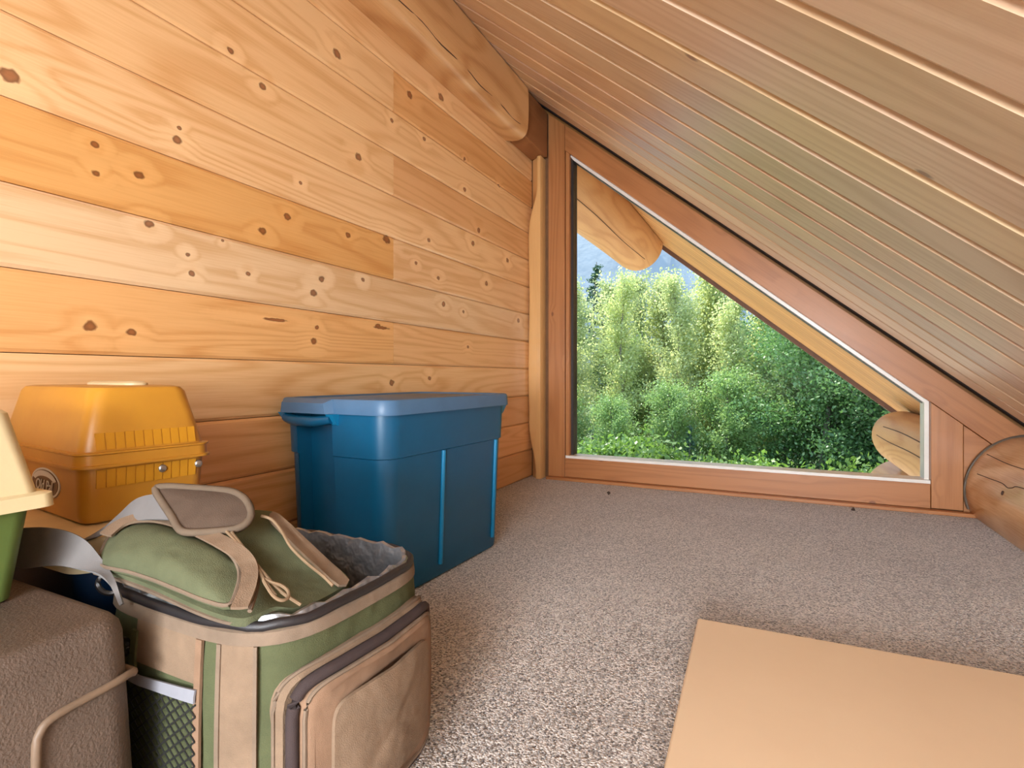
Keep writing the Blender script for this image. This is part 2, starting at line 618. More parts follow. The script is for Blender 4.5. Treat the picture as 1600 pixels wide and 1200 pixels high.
# tongue-and-groove section: steep bevel on one edge, long shallow bevel on the other
_prof = [(-_h, -0.019), (_h, -0.019), (_h, -0.0075), (_h - 0.0075, 0), (-_h + 0.013, 0), (-_h, -0.0052)]
cb = mesh('ceiling_board', [(-_l, a, b) for a, b in _prof] + [(_l, a, b) for a, b in _prof],
          [[0, 1, 2, 3, 4, 5], [11, 10, 9, 8, 7, 6]] + [[i, (i + 1) % 6, 6 + (i + 1) % 6, 6 + i] for i in range(6)])
random.seed(4)
y0 = 0.729 + PITCH / 2
k = -24
while True:
    yc_ = y0 + PITCH * k
    if yc_ + PITCH / 2 > 2.47: break
    o = slope_board('board', cb, M_CEIL, ceiling, yc_, -1.45, 1.0, k)
    v = random.uniform(0.86, 1.12)
    o.color = (v, v * random.uniform(0.95, 1.04), v * random.uniform(0.9, 1.08), 1)
    k += 1

# soffit and roof outside
roof = link('roof', mesh('roof', [(-3.2, 2.47, zc(-3.2) + .022), (1.35, 2.47, zc(1.35) + .022), (1.35, 5.2, zc(1.35) + .022), (-3.2, 5.2, zc(-3.2) + .022),
                                  (-3.2, 2.47, zc(-3.2) + .20), (1.35, 2.47, zc(1.35) + .20), (1.35, 5.2, zc(1.35) + .20), (-3.2, 5.2, zc(-3.2) + .20)],
                        [[0, 1, 2, 3], [7, 6, 5, 4], [0, 4, 5, 1], [1, 5, 6, 2], [2, 6, 7, 3], [3, 7, 4, 0]]), M_ROOF)
tag(roof, 'overhanging roof with a boarded orange soffit outside the window', kind='structure')
sb = board_mesh('soffit_board', (1.35 + 3.2) / CA, PITCH, 0.018, 0.006, 0.006)
for i in range(20):
    o = slope_board('soffit_board', sb, M_SOFFIT, roof, 2.51 + PITCH * (i + 0.5), -3.2, 1.35, i)
    v = random.uniform(0.9, 1.1)
    o.color = (v, v, v, 1)
link('fascia', prism_xz('fascia', [(-3.2, zc(-3.2) - .045), (1.35, zc(1.35) - .045), (1.35, zc(1.35) + .2), (-3.2, zc(-3.2) + .2)], 5.2, 5.24), M_FASCIA, roof)

# ------------------------------------------------------------------ gable wall round the window
wx0, wx1, wz0 = -0.903, 0.523, 0.104


def zr(x):
    return 0.842 - SL * x


bm = bmesh.new()


def add_prism(bm, poly, y0, y1):
    a = [bm.verts.new((x, y0, z)) for x, z in poly]
    b = [bm.verts.new((x, y1, z)) for x, z in poly]
    n = len(poly)
    bm.faces.new(a)
    bm.faces.new(b[::-1])
    for i in range(n):
        bm.faces.new((a[i], a[(i + 1) % n], b[(i + 1) % n], b[i]))


add_prism(bm, [(-1.5, -0.05), (wx0, -0.05), (wx0, zc(wx0)), (-1.5, zc(-1.5))], 2.466, 2.56)
add_prism(bm, [(wx0, -0.05), (wx1, -0.05), (wx1, wz0), (wx0, wz0)], 2.466, 2.56)
add_prism(bm, [(wx1, -0.05), (1.05, -0.05), (1.05, zc(1.05)), (wx1, zc(wx1))], 2.466, 2.56)
add_prism(bm, [(wx0, zr(wx0)), (wx1, zr(wx1)), (wx1, zc(wx1)), (wx0, zc(wx0))], 2.466, 2.56)
wall_gable = link('wall_gable', bm_mesh('wall_gable', bm), M_BACK)
tag(wall_gable, 'gable end wall framing the sloping window', kind='structure')


def trim(name, poly, y0, y1, mat, label, bev=0.0015):
    o = link(name, prism_xz(name, poly, y0, y1, bev), mat)
    return tag(o, label, kind='structure')


trim('trim_1', [(-0.990, 0.0), (-0.9055, 0.0), (-0.9055, zc(-0.9055) - .002), (-0.990, zc(-0.990) - .002)], YG, 2.466, M_TRIM, 'upright fir trim board left of the window')
trim('trim_2', [(-0.9045, zr(-0.9045)), (0.700, zr(0.700)), (0.805, 0.262), (0.805, zc(0.805) - .002), (-0.9045, zc(-0.9045) - .002)], YG, 2.466, M_RAKE, 'sloping fir trim board following the ceiling above the window')
trim('trim_3', [(-0.9045, 0.014), (0.522, 0.014), (0.522, wz0), (-0.9045, wz0)], YG, 2.466, M_TRIMX, 'level fir trim board below the window')
trim('trim_4', [(0.524, 0.016), (0.617, 0.016), (0.617, zr(0.617) - .002), (0.524, zr(0.524) - .002)], YG, 2.466, M_TRIM, 'short upright fir trim board right of the window')
trim('trim_5', [(0.621, 0.0), (0.80, 0.0), (0.80, 0.175), (0.700, zr(0.700) - .002), (0.621, zr(0.621) - .002)], 2.452, 2.466, M_TRIMX, 'small triangular filler board beside the eave log')
bb = link('baseboard_gable', box_mesh('baseboard_gable', -0.99, 0.645, 2.405, 2.4395, 0.0, 0.0135, 0.002), M_TRIMX)
tag(bb, 'thin fir strip along the carpet under the window', kind='structure')

# window: frame bars and pane
ins = dict(l=0.030, b=0.012, r=0.014, t=0.012)
gx0, gx1, gz0 = wx0 + ins['l'], wx1 - ins['r'], wz0 + ins['b']


def zg(x):
    return zr(x) - ins['t'] / CA


window = empty('window_1', (-0.2, 2.50, wz0))
tag(window, 'sloping trapezoid window in the gable looking out on trees', kind='structure')
Wi = Matrix.Translation((0.2, -2.50, -wz0))


def wpart(name, poly, y0, y1, mat, parent=window):
    me = prism_xz(name, poly, y0, y1)
    if parent is window: me.transform(Wi)
    return link(name, me, mat, parent)


f1 = wpart('frame_bar', [(wx0, wz0), (gx0 - .012, wz0), (gx0 - .012, zr(gx0 - .012)), (wx0, zr(wx0))], 2.450, 2.515, M_TRIM)
wpart('frame_bar', [(wx0, wz0 - .002), (wx1, wz0 - .002), (wx1, gz0), (wx0, gz0)], 2.4445, 2.53, M_VINYL)
wpart('frame_bar', [(gx1, gz0), (wx1, gz0), (wx1, zr(wx1)), (gx1, zr(gx1))], 2.466, 2.53, M_VINYL)
wpart('frame_bar', [(wx0, zr(wx0)), (gx0, zg(gx0)), (gx1, zg(gx1)), (wx1, zr(wx1))], 2.470, 2.53, M_VINYL)
wpart('gasket', [(gx0 - .012, gz0), (gx0, gz0), (gx0, zg(gx0)), (gx0 - .012, zg(gx0 - .012))], 2.475, 2.53, M_GASKET)
wpart('gasket', [(gx0, zg(gx0) - .004), (gx1, zg(gx1) - .004), (gx1, zg(gx1)), (gx0, zg(gx0))], 2.490, 2.53, M_GASKET)
wpart('glass_pane', [(gx0, gz0), (gx1, gz0), (gx1, zg(gx1)), (gx0, zg(gx0))], 2.503, 2.508, M_GLASS)

# enclosing walls behind the camera
wb = link('wall_back', box_mesh('wall_back', -1.3, 1.2, -2.66, -2.6, 0, 2.05), M_WALL)
tag(wb, 'pine wall at the far end of the loft', kind='structure')

# ------------------------------------------------------------------ logs
purlin = empty('log_purlin', (-1.08, 2.44, 1.6))
tag(purlin, 'large peeled log purlin along the wall top, poking out past the window', 'log')
PI_ = Matrix.Translation((1.08, -2.44, -1.6))


def lpart(name, me, mat, root, inv, smooth=True):
    me.transform(inv)
    o = link(name, me, mat, root)
    if smooth: autosmooth(o, 40)
    return o


# inside stretch: flattened round section lying against wall and ceiling
random.seed(11)
loops = []
prof = [(-1.084, 1.566), (-1.055, 1.560), (-1.025, 1.558), (-1.002, 1.563), (-0.986, 1.577), (-0.977, 1.60), (-0.9745, 1.64), (-0.973, 1.70), (-0.9735, 1.74), (-0.976, zc(-0.976) - .003), (-1.084, zc(-1.084) - .003)]
ny = 40
for i in range(ny + 1):
    y = -2.59 + (2.166 + 2.59) * i / ny
    w = 0.004 * math.sin(y * 2.1) + 0.003 * math.sin(y * 5.3 + 1)
    if i == ny: w = 0
    loops.append([(x + (w if x > -1.08 and z < zc(x) - .02 else 0), y, z + (w * .6 if z < 1.6 else 0)) for x, z in prof])
lpart('log_body', loft('log_body', loops), M_LOG, purlin, PI_)
lpart('tenon', prism_xz('tenon', [(-1.083, 1.577), (-0.995, 1.577), (-0.995, zc(-0.995) - .004), (-1.083, zc(-1.083) - .004)], 2.165, 2.437, 0.002), M_TENON, purlin, PI_, False)
# a long drying crack along the inside face
cr = []
for i in range(50):
    y = 0.2 + 1.9 * i / 49
    cr.append((-0.9795 + 0.001 * math.sin(i * 1.7) + (0.004 * math.sin(y * 2.1) + 0.003 * math.sin(y * 5.3 + 1)), y, 1.594 + 0.004 * math.sin(i * .9)))
lpart('drying_crack', tube('drying_crack', cr, [0.0016 * (0.4 + abs(math.sin(i * 0.6))) for i in range(50)], 5), M_GROOVE, purlin, PI_)


def log_mesh(name, cx, cz, r, ya, yb, n=40, m=26, round_end=0.12, seed=0, cut=None, round_start=False):
    rnd = random.Random(seed)
    ph = [rnd.uniform(0, 6.28) for _ in range(8)]
    L = []
    for i in range(m + 1):
        y = ya + (yb - ya) * i / m
        L.append((y, 1.0))
    ys = []
    re_ = round_end
    for i in range(m + 1):
        y = ya + (yb - re_ - ya) * i / m
        ys.append((y, 1.0))
    if re_ > 0:
        for i in range(1, 9):
            a = i / 8 * math.pi / 2
            ys.append((yb - re_ + re_ * math.sin(a), max(0.02, 0.15 + 0.85 * math.cos(a) ** 0.8)))
    loops = []
    for y, s in ys:
        lp = []
        for q in range(n):
            a = 2 * math.pi * q / n
            rr = r * s * (1 + 0.018 * math.sin(2 * a + ph[0] + y * .8) + 0.012 * math.sin(3 * a + ph[1] - y) + 0.010 * math.sin(y * 3 + ph[2] + a))
            x = cx + rr * math.cos(a)
            z = cz + rr * math.sin(a)
            if cut is not None: z = min(z, cut(x))
            lp.append((x, y, z))
        loops.append(lp)
    return loft(name, loops)


lpart('log_end', log_mesh('log_end', -1.13, 1.72, 0.232, 2.57, 5.12, seed=2, cut=lambda x: zc(x) - .004, round_end=0.16), M_OUTLOG, purlin, PI_)

eave = empty('eave_log', (0.81, 2.0, 0.0))
tag(eave, 'thick honey coloured eave log lying on the carpet at the ceiling edge', 'log')
EI = Matrix.Translation((-0.81, -2.0, 0.0))
lpart('log_body', log_mesh('log_body', 0.81, 0.10, 0.19, -2.58, 2.449, round_end=0, seed=5, cut=lambda x: zc(x) - .004, m=60), M_EAVE, eave, EI)
lpart('log_end', log_mesh('log_end', 0.815, 0.08, 0.185, 2.57, 4.62, seed=6, cut=lambda x: zc(x) - .004, round_end=0.14), M_OUTLOG, eave, EI)


def log_surf(cx, cz, r, seed, y, deg, lift=0.0):
    rnd = random.Random(seed)
    ph = [rnd.uniform(0, 6.28) for _ in range(8)]
    a = R(deg) % (2 * math.pi)
    rr = r * (1 + 0.018 * math.sin(2 * a + ph[0] + y * .8) + 0.012 * math.sin(3 * a + ph[1] - y) + 0.010 * math.sin(y * 3 + ph[2] + a)) + lift
    return Vector((cx + rr * math.cos(a), y, cz + rr * math.sin(a)))


for path in (((2.36, 160), (2.25, 159), (2.15, 158), (2.10, 159.5), (2.07, 158), (2.04, 155), (1.9, 153), (1.7, 152)), ((2.40, 137), (2.2, 139), (2.0, 138), (1.8, 139))):
    ck = [log_surf(0.81, 0.10, 0.19, 5, y, a) for y, a in path]
    lpart('drying_crack', tube('drying_crack', spline(ck, 6), 0.0014, 5), M_GROOVE, eave, EI)
kn_ = tube('knot', [log_surf(0.81, 0.10, 0.19, 5, 2.115, 166, -.008), log_surf(0.81, 0.10, 0.19, 5, 2.115, 166, 0.0015)], [0.009, 0.007], 10)
lpart('knot', kn_, M_GROOVE, eave, EI)
sl_ = [log_surf(0.81, 0.10, 0.19, 5, 2.4385, a, 0.002) for a in range(98, 205, 3)]
lpart('sealant_bead', tube('sealant_bead', sl_, 0.004, 6), plain('grey_sealant', (0.14, 0.11, 0.08), 0.6), eave, EI)
for path in (((2.8, 172), (3.3, 170), (3.9, 173), (4.3, 172)), ((3.2, 150), (3.7, 148), (4.2, 151))):
    ck = [log_surf(0.815, 0.08, 0.185, 6, y, a) for y, a in path]
    lpart('drying_crack', tube('drying_crack', spline(ck, 6), 0.003, 5), M_GROOVE, eave, EI)
ck = [log_surf(-1.13, 1.72, 0.232, 2, y, a) for y, a in ((2.7, 300), (3.3, 302), (4.0, 300), (4.7, 303))]
lpart('drying_crack', tube('drying_crack', spline(ck, 6), 0.003, 5), M_GROOVE, purlin, PI_)

low = empty('stacked_log', (0.85, 3.7, -0.27))
tag(low, 'lower peeled log end outside, under the eave log end', 'log')
lpart('log_end', log_mesh('log_end', 0.845, -0.318, 0.195, 2.57, 4.98, seed=9, round_end=0.14), M_OUTLOG, low, Matrix.Translation((-0.85, -3.7, 0.27)))


# slab post in the corner
post = empty('log_post', (-1.05, 2.42, 0.0))
tag(post, 'pale wavy-edged slab post in the corner left of the window', 'post')
loops = []
for i in range(41):
    z = 1.575 * i / 40
    if z < 0.02: xl = -1.047
    elif z < 0.30: xl = -1.047 - 0.036 * (1 - math.cos(math.pi * min(1, (z - .02) / .26))) / 2
    elif z < 1.22: xl = -1.083 + 0.003 * math.sin(z * 9)
    elif z < 1.44: xl = -1.083 + 0.043 * (1 - math.cos(math.pi * (z - 1.22) / .22)) / 2
    else: xl = -1.040
    w = -1.014 - xl
    lp = [(-1.0835, 2.462, z), (-1.014, 2.462, z), (-1.014, 2.402, z), (-1.014 - 0.003, 2.398, z)]
    for q in range(6):
        a = q / 5 * math.pi / 2
        lp.append((xl + 0.014 * (1 - math.sin(a)), 2.398 + 0.018 * (1 - math.cos(a)) - 0.0, z))
    lp.append((min(xl, -1.074), 2.44, z))
    loops.append(lp)
lpart('slab', loft('slab', loops), M_POST, post, Matrix.Translation((1.05, -2.42, 0)))

# ------------------------------------------------------------------ blue storage tote
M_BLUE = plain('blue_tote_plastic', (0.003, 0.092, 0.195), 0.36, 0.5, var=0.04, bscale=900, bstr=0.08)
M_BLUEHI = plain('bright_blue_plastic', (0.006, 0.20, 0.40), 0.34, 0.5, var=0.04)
M_LIDB = plain('slate_blue_lid_plastic', (0.075, 0.165, 0.29), 0.42, 0.45, var=0.05)
tote = empty('storage_tote', (-0.886, 1.170, 0.0), R(-2.6))
tag(tote, 'blue plastic storage tote with slate blue lid standing by the pine wall', 'tote')


def tote_loop(z, w, l, r, rec):
    """rounded rectangle with a shallow grip recess in both short ends"""
    base = rrect(w, l, r, z, 7)
    out = []
    # densify the short sides for the recess
    n = len(base)
    for i in range(n):
        p, q = base[i], base[(i + 1) % n]
        out.append(p)
        if abs(p[1] - q[1]) < 1e-6 and abs(p[0] - q[0]) > 0.05:
            sgn = 1 if p[1] > 0 else -1
            c = -0.052 * -sgn if sgn > 0 else -0.052
            h = 0.058
            xs = [c + h, c + h - 0.006, c - h + 0.006, c - h]
            if q[0] > p[0]: xs = xs[::-1]
            for j, x in enumerate(xs):
                ins_ = rec if j in (1, 2) else 0.0
                out.append((x, p[1] - sgn * ins_, z))
    return out


bl = []
for z, w, l, r, rec in ((0.0, 0.270, 0.475, 0.030, 0.028), (0.006, 0.286, 0.490, 0.036, 0.030), (0.02, 0.290, 0.496, 0.038, 0.032), (0.318, 0.313, 0.517, 0.045, 0.032),
                        (0.3205, 0.322, 0.526, 0.046, 0.036), (0.417, 0.330, 0.533, 0.048, 0.036)):
    bl.append(tote_loop(z, w, l, r, rec))
tb = autosmooth(link('body', loft('body', bl, True, True), M_BLUE, tote), 30)
# ribs on the long sides
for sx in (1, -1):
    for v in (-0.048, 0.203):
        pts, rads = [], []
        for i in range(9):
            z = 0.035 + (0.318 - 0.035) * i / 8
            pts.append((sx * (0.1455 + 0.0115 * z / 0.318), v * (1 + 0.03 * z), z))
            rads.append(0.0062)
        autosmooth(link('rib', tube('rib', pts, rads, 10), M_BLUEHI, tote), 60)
# lid
ll = []
for z, w, l, r in ((0.4165, 0.337, 0.540, 0.040), (0.4160, 0.352, 0.552, 0.044), (0.419, 0.353, 0.553, 0.044), (0.444, 0.349, 0.549, 0.042), (0.4485, 0.344, 0.544, 0.040), (0.4500, 0.336, 0.536, 0.038),
                   (0.4495, 0.318, 0.518, 0.045), (0.4440, 0.308, 0.508, 0.040), (0.4440, 0.250, 0.440, 0.03), (0.4470, 0.240, 0.430, 0.03)):
    ll.append(rrect(w, l, r, z, 7))
lid = autosmooth(link('lid', loft('lid', ll), M_LIDB, tote), 30)
for s in (-1, 1):
    bm = bmesh.new()
    yb = s * 0.274
    ye = s * 0.293
    cxx = -0.060 if s < 0 else 0.060
    P8 = [(cxx - .085, yb, .4165), (cxx + .085, yb, .4165), (cxx + .072, ye, .4165), (cxx - .072, ye, .4165),
          (cxx - .078, yb, .4490), (cxx + .078, yb, .4490), (cxx + .068, ye, .4400), (cxx - .068, ye, .4400)]
    me = mesh('lid_tab', P8, [[0, 1, 2, 3], [7, 6, 5, 4], [0, 4, 5, 1], [1, 5, 6, 2], [2, 6, 7, 3], [3, 7, 4, 0]])
    link('lid_tab', me, M_LIDB, lid)
    # carrying grip under the tab
    g = tube('handle', [(cxx - .075, s * 0.276, .404), (cxx - .03, s * 0.284, .398), (cxx + .03, s * 0.284, .398), (cxx + .075, s * 0.276, .404)], [0.010, 0.012, 0.012, 0.010], 10)
    ho = autosmooth(link('handle', g, M_BLUE, tote), 60)
    for e in (-1, 1):
        x0 = cxx + e * 0.078
        me = mesh('bracket', [(x0 - .011, s * .258, .416), (x0 + .011, s * .258, .416), (x0 + .011, s * .287, .416), (x0 - .011, s * .287, .416),
                              (x0 - .008, s * .258, .386), (x0 + .008, s * .258, .386), (x0 + .008, s * .270, .392), (x0 - .008, s * .270, .392)],
                  [[0, 1, 2, 3], [7, 6, 5, 4], [0, 4, 5, 1], [1, 5, 6, 2], [2, 6, 7, 3], [3, 7, 4, 0]])
        link('bracket', me, M_BLUEHI, ho)

# ------------------------------------------------------------------ navy cooler with a cream lid
M_NAVY = plain('navy_cooler_plastic', (0.004, 0.025, 0.075), 0.4)
M_CREAM = plain('cream_plastic', (0.74, 0.60, 0.36), 0.45, var=0.06)
M_CREAM2 = plain('aged_cream_plastic', (0.70, 0.57, 0.33), 0.42, var=0.05)
cooler = empty('cooler', (-0.897, 0.425, 0.0))
tag(cooler, 'navy blue cooler with cream lid under the orange tackle box', 'cooler')
autosmooth(link('body', loft('body', [rrect(.315, .140, .02, 0), rrect(.325, .150, .025, .01), rrect(.338, .163, .025, .268)]), M_NAVY, cooler))
autosmooth(link('lid', loft('lid', [rrect(.340, .165, .025, .2685), rrect(.366, .187, .028, .270), rrect(.368, .189, .028, .300), rrect(.362, .183, .028, .309), rrect(.350, .171, .026, .3118)]), M_CREAM, cooler))

# ------------------------------------------------------------------ orange tackle box
M_ORANGE = plain('orange_tackle_plastic', (0.52, 0.24, 0.024), 0.34, 0.5, var=0.05, vscale=9, col2=(0.45, 0.195, 0.022))
M_ORANGE2 = plain('bright_orange_tile', (0.56, 0.25, 0.014), 0.34, 0.5, var=0.05)
M_DIM = plain('silver_rivet', (0.55, 0.55, 0.55), 0.3, metal=0.9)
M_BADGE = plain('dark_badge', (0.10, 0.045, 0.02), 0.4)
M_WHITE = plain('white_print', (0.62, 0.63, 0.66), 0.5, var=0.03)
TW, TL = 0.312, 0.161
tackle = empty('tackle_box', (-0.759, 0.353, 0.3125), R(-6.5))
tag(tackle, 'mustard orange plastic tackle box with round rivets standing on the cooler', 'tackle box')
cx, cy = -TW / 2, TL / 2
Zb, Zr, Zt, Ztop = 0.0, 0.0735, 0.0915, 0.1745


def tbl(inset, z, r=0.020):
    return rrect(TW - 2 * inset, TL - 2 * inset, r, z, 6, cx, cy)


base = autosmooth(link('base', loft('base', [tbl(.016, Zb, .012), tbl(.010, Zb + .003, .016), tbl(.007, Zb + .012), tbl(.004, Zr - .002)]), M_ORANGE, tackle), 32)
autosmooth(link('rim', loft('rim', [tbl(.003, Zr - .0015), tbl(-.003, Zr - .001), tbl(-.003, Zr + .002), tbl(-.0005, Zr + .003), tbl(0.0, Zt - .003), tbl(-.0018, Zt - .002), tbl(-.0018, Zt), tbl(.004, Zt + .001)]), M_ORANGE, tackle), 32)
lidt = autosmooth(link('lid', loft('lid', [tbl(.004, Zt + .0005), tbl(.020, Ztop - .008, .022), tbl(.024, Ztop - .002, .022), tbl(.032, Ztop, .02), tbl(.045, Ztop + .0002, .02)]), M_ORANGE, tackle), 32)
# moulded handle lying on the lid
autosmooth(link('handle', loft('handle', [rrect(.150, .030, .012, Ztop - .002, 5, cx, cy + .02), rrect(.150, .030, .012, Ztop + .003, 5, cx, cy + .02), rrect(.140, .020, .008, Ztop + .006, 5, cx, cy + .02)]), M_CREAM2, lidt), 40)


def face_tile(name, ya, yb, za, zb_, insf, parent, out=0.0012):
    """thin raised tile on the right-hand end of the box"""
    P = []
    for dx in (-0.002, out):
        for y, z in ((ya, za), (yb, za), (yb, zb_), (ya, zb_)):
            P.append((-insf(z) + dx, y, z))
    return link(name, mesh(name, P, [[0, 1, 2, 3], [7, 6, 5, 4], [0, 4, 5, 1], [1, 5, 6, 2], [2, 6, 7, 3], [3, 7, 4, 0]]), M_ORANGE2, parent)


def ins_lid(z):
    return .004 + .016 * (z - Zt) / (Ztop - .008 - Zt)


def ins_base(z):
    return .007 - .003 * (z - .012) / (Zr - .014)


nt = 11
for i in range(nt):
    a = 0.020 + 0.121 * i / nt
    b = 0.020 + 0.121 * (i + 1) / nt - 0.0014
    face_tile('grip_tile', a, b, Zt + .003, Zt + .024, ins_lid, lidt)
    face_tile('grip_tile', a, b, Zr - .027, Zr - .004, ins_base, base)
for y in (0.0955, 0.143):
    bm = bmesh.new()
    bmesh.ops.create_uvsphere(bm, u_segments=14, v_segments=8, radius=0.0055)
    for v in bm.verts:
        v.co = Vector((v.co.x * 0.5 - ins_base(.063) + .002, v.co.y + y, v.co.z + Zr - .012))
    o = link('rivet', bm_mesh('rivet', bm), M_DIM, base, True)
# oval badge on the long side
bx, bz = -0.122, 0.044


def oval(name, rx, rz, y0, y1, n=32):
    P = [(bx + rx * math.cos(2 * math.pi * k / n), y0, bz + rz * math.sin(2 * math.pi * k / n)) for k in range(n)]
    Q = [(p[0], y1, p[2]) for p in P]
    f = [list(range(n)), list(range(2 * n - 1, n - 1, -1))] + [[i, (i + 1) % n, n + (i + 1) % n, n + i] for i in range(n)]
    return mesh(name, P + Q, f)


yb_ = 0.0052
badge = link('badge', oval('badge', .050, .0205, yb_ - .001, yb_ + .004), M_WHITE, base)
link('badge_field', oval('badge_field', .0455, .0178, yb_ - .0015, yb_), M_BADGE, badge)
# pale arch over the lettering
P, f = [], []
for k in range(17):
    a = R(20 + 140 * k / 16)
    for rx, rz in ((.044, .0170), (.034, .0095)):
        P.append((bx + rx * math.cos(a), yb_ - .0019, bz + rz * math.sin(a)))
for k in range(16):
    f.append([2 * k, 2 * k + 1, 2 * k + 3, 2 * k + 2])
link('badge_arch', mesh('badge_arch', P, f), M_WHITE, badge)
fc = bpy.data.curves.new('badge_text', 'FONT')
fc.body = 'Old Pal'
fc.size = 0.020
fc.align_x = 'CENTER'
fc.align_y = 'CENTER'
fc.extrude = 0.0003
fc.shear = 0.2
to = bpy.data.objects.new('badge_text_curve', fc)
COL.objects.link(to)
bpy.context.view_layer.update()
tm = bpy.data.meshes.new_from_object(to)
bpy.data.objects.remove(to)
tm.transform(Matrix.Translation((bx, yb_ - .0024, bz - .003)) @ Matrix.Rotation(R(90), 4, 'X'))
tm.materials.clear()
link('badge_lettering', tm, M_WHITE, badge)

# ------------------------------------------------------------------ brown case
M_CASE = plain('brown_textured_plastic', (0.125, 0.088, 0.066), 0.55, 0.35, var=0.10, vscale=14, bscale=420, bstr=0.6, bdist=0.0016)
M_CASERIM = plain('tan_case_ridge', (0.19, 0.125, 0.08), 0.5, 0.35, bscale=300, bstr=0.3)
case = empty('storage_case', (-0.738, -0.03, 0.0))
tag(case, 'large dark brown pebbled plastic case in the lower left foreground', 'case')
autosmooth(link('body', loft('body', [rrect(.420, .660, .03, 0, 6), rrect(.428, .668, .03, .01, 6), rrect(.424, .658, .028, .12, 6), rrect(.410, .646, .026, .264, 6), rrect(.406, .642, .025, .272, 6), rrect(.396, .632, .022, .2785, 6), rrect(.384, .62, .02, .280, 6)]), M_CASE, case), 50)
rp_ = [(-.10, .3265, .205), (.10, .3265, .215), (.190, .3265, .222), (.2035, .318, .225), (.2075, .300, .2245), (.208, .262, .221), (.2085, .250, .213), (.2095, .247, .19), (.2115, .247, .10)]
autosmooth(link('lid_ridge', tube('lid_ridge', spline(rp_, 4), 0.0036, 8), M_CASERIM, case), 60)

# ------------------------------------------------------------------ cream and green box on the case
M_GREEN = plain('green_box_plastic', (0.11, 0.165, 0.04), 0.45, 0.4, var=0.05)
gbox = empty('tackle_box', (-0.775, 0.112, 0.2802))
tag(gbox, 'cream lidded green plastic box resting on the brown case', 'tackle box')
GW, GL = 0.240, 0.320
autosmooth(link('base', loft('base', [rrect(GW - .034, GL - .034, .012, 0, 5), rrect(GW - .028, GL - .028, .014, .002, 5), rrect(GW - .004, GL - .004, .016, .098, 5)]), M_GREEN, gbox), 40)
autosmooth(link('lid', loft('lid', [rrect(GW - .004, GL - .004, .016, .0905, 5), rrect(GW + .022, GL + .022, .012, .091, 5), rrect(GW + .020, GL + .020, .012, .104, 5), rrect(GW + .002, GL + .002, .012, .1055, 5),
                                    rrect(GW - .030, GL - .030, .014, .184, 5), rrect(GW - .038, GL - .038, .014, .1875, 5), rrect(GW - .06, GL - .06, .014, .188, 5)]), M_CREAM2, gbox), 32)
link('latch', box_mesh('latch', GW / 2 - .004, GW / 2 + .014, -.03, .03, .070, .118, 0.003), M_CREAM2, gbox)

# ------------------------------------------------------------------ tan panel on the carpet
M_TAN = plain('tan_panel_surface', (0.82, 0.62, 0.41), 0.5, 0.35, var=0.03, vscale=4, bscale=60, bstr=0.05, col2=(0.78, 0.58, 0.38))
pan = link('panel', box_mesh('panel', 0.0, 0.62, -0.86, 0.0, 0.0, 0.030, 0.004, 3), M_TAN)
pan.location = (-0.131, 1.094, 0.0)
pan.rotation_euler = (0, 0, R(1.7))
tag(pan, 'plain tan rectangular panel lying flat on the carpet in front', 'panel')

# crumbs on the carpet
M_CRUMB = plain('dry_leaf_crumb', (0.05, 0.03, 0.02), 0.8)
for (x, y, lab) in ((-0.62, 2.20, 'tiny dark dry leaf crumb on the carpet near the window left end'), (0.27, 2.345, 'tiny dark dry leaf crumb on the carpet below the window right end')):
    bm = bmesh.new()
    bmesh.ops.create_icosphere(bm, subdivisions=1, radius=0.008)
    rr = random.Random(x)
    for v in bm.verts:
        v.co = Vector((v.co.x * rr.uniform(.5, 1.2), v.co.y * rr.uniform(.5, 1.2), v.co.z * rr.uniform(.5, 1.3)))
    mz = min(v.co.z for v in bm.verts)
    for v in bm.verts: v.co.z -= mz
    o = link('leaf_crumb', bm_mesh('leaf_crumb', bm), M_CRUMB)
    o.location = (x, y, 0)
    tag(o, lab, 'leaf', 'crumbs on the carpet')

# ------------------------------------------------------------------ soft cooler bag
M_OLIVE = fabric('olive_canvas', (0.082, 0.090, 0.042))
M_SAGE = fabric('sage_canvas', (0.105, 0.112, 0.060))
M_KHAKI = fabric('khaki_canvas', (0.215, 0.145, 0.094))
M_BIND = fabric('khaki_binding', (0.20, 0.143, 0.10), 1600)
M_TAUPE = fabric('taupe_pad', (0.085, 0.056, 0.039))
M_WEB = fabric('grey_webbing', (0.19, 0.178, 0.172), 2200, 0.06)
M_PIPE = fabric('brown_piping', (0.24, 0.145, 0.09), 1600)
M_ZIP = plain('black_zipper', (0.018, 0.015, 0.016), 0.45, bscale=1200, bstr=0.5)
M_BROWNZ = fabric('dark_brown_zipper_tape', (0.055, 0.038, 0.036), 1600)
M_SILVER = plain('silver_liner', (0.36, 0.37, 0.39), 0.36, metal=0.75, var=0.1, vscale=40, bscale=55, bstr=0.9, bdist=0.006)
M_NET = plain('black_net', (0.015, 0.015, 0.013), 0.6)
M_CORD = fabric('tan_cord', (0.27, 0.18, 0.105), 2600)
M_RING = plain('black_hardware', (0.02, 0.016, 0.015), 0.35)
BC = Vector((-0.547, 0.460, 0.0))
BA, BB, BH = 0.147, 0.129, 0.268
bag = empty('cooler_bag', BC)
tag(bag, 'open green and khaki soft cooler bag with shoulder strap in front of the blue tote', 'bag')
BI = Matrix.Translation(-BC)


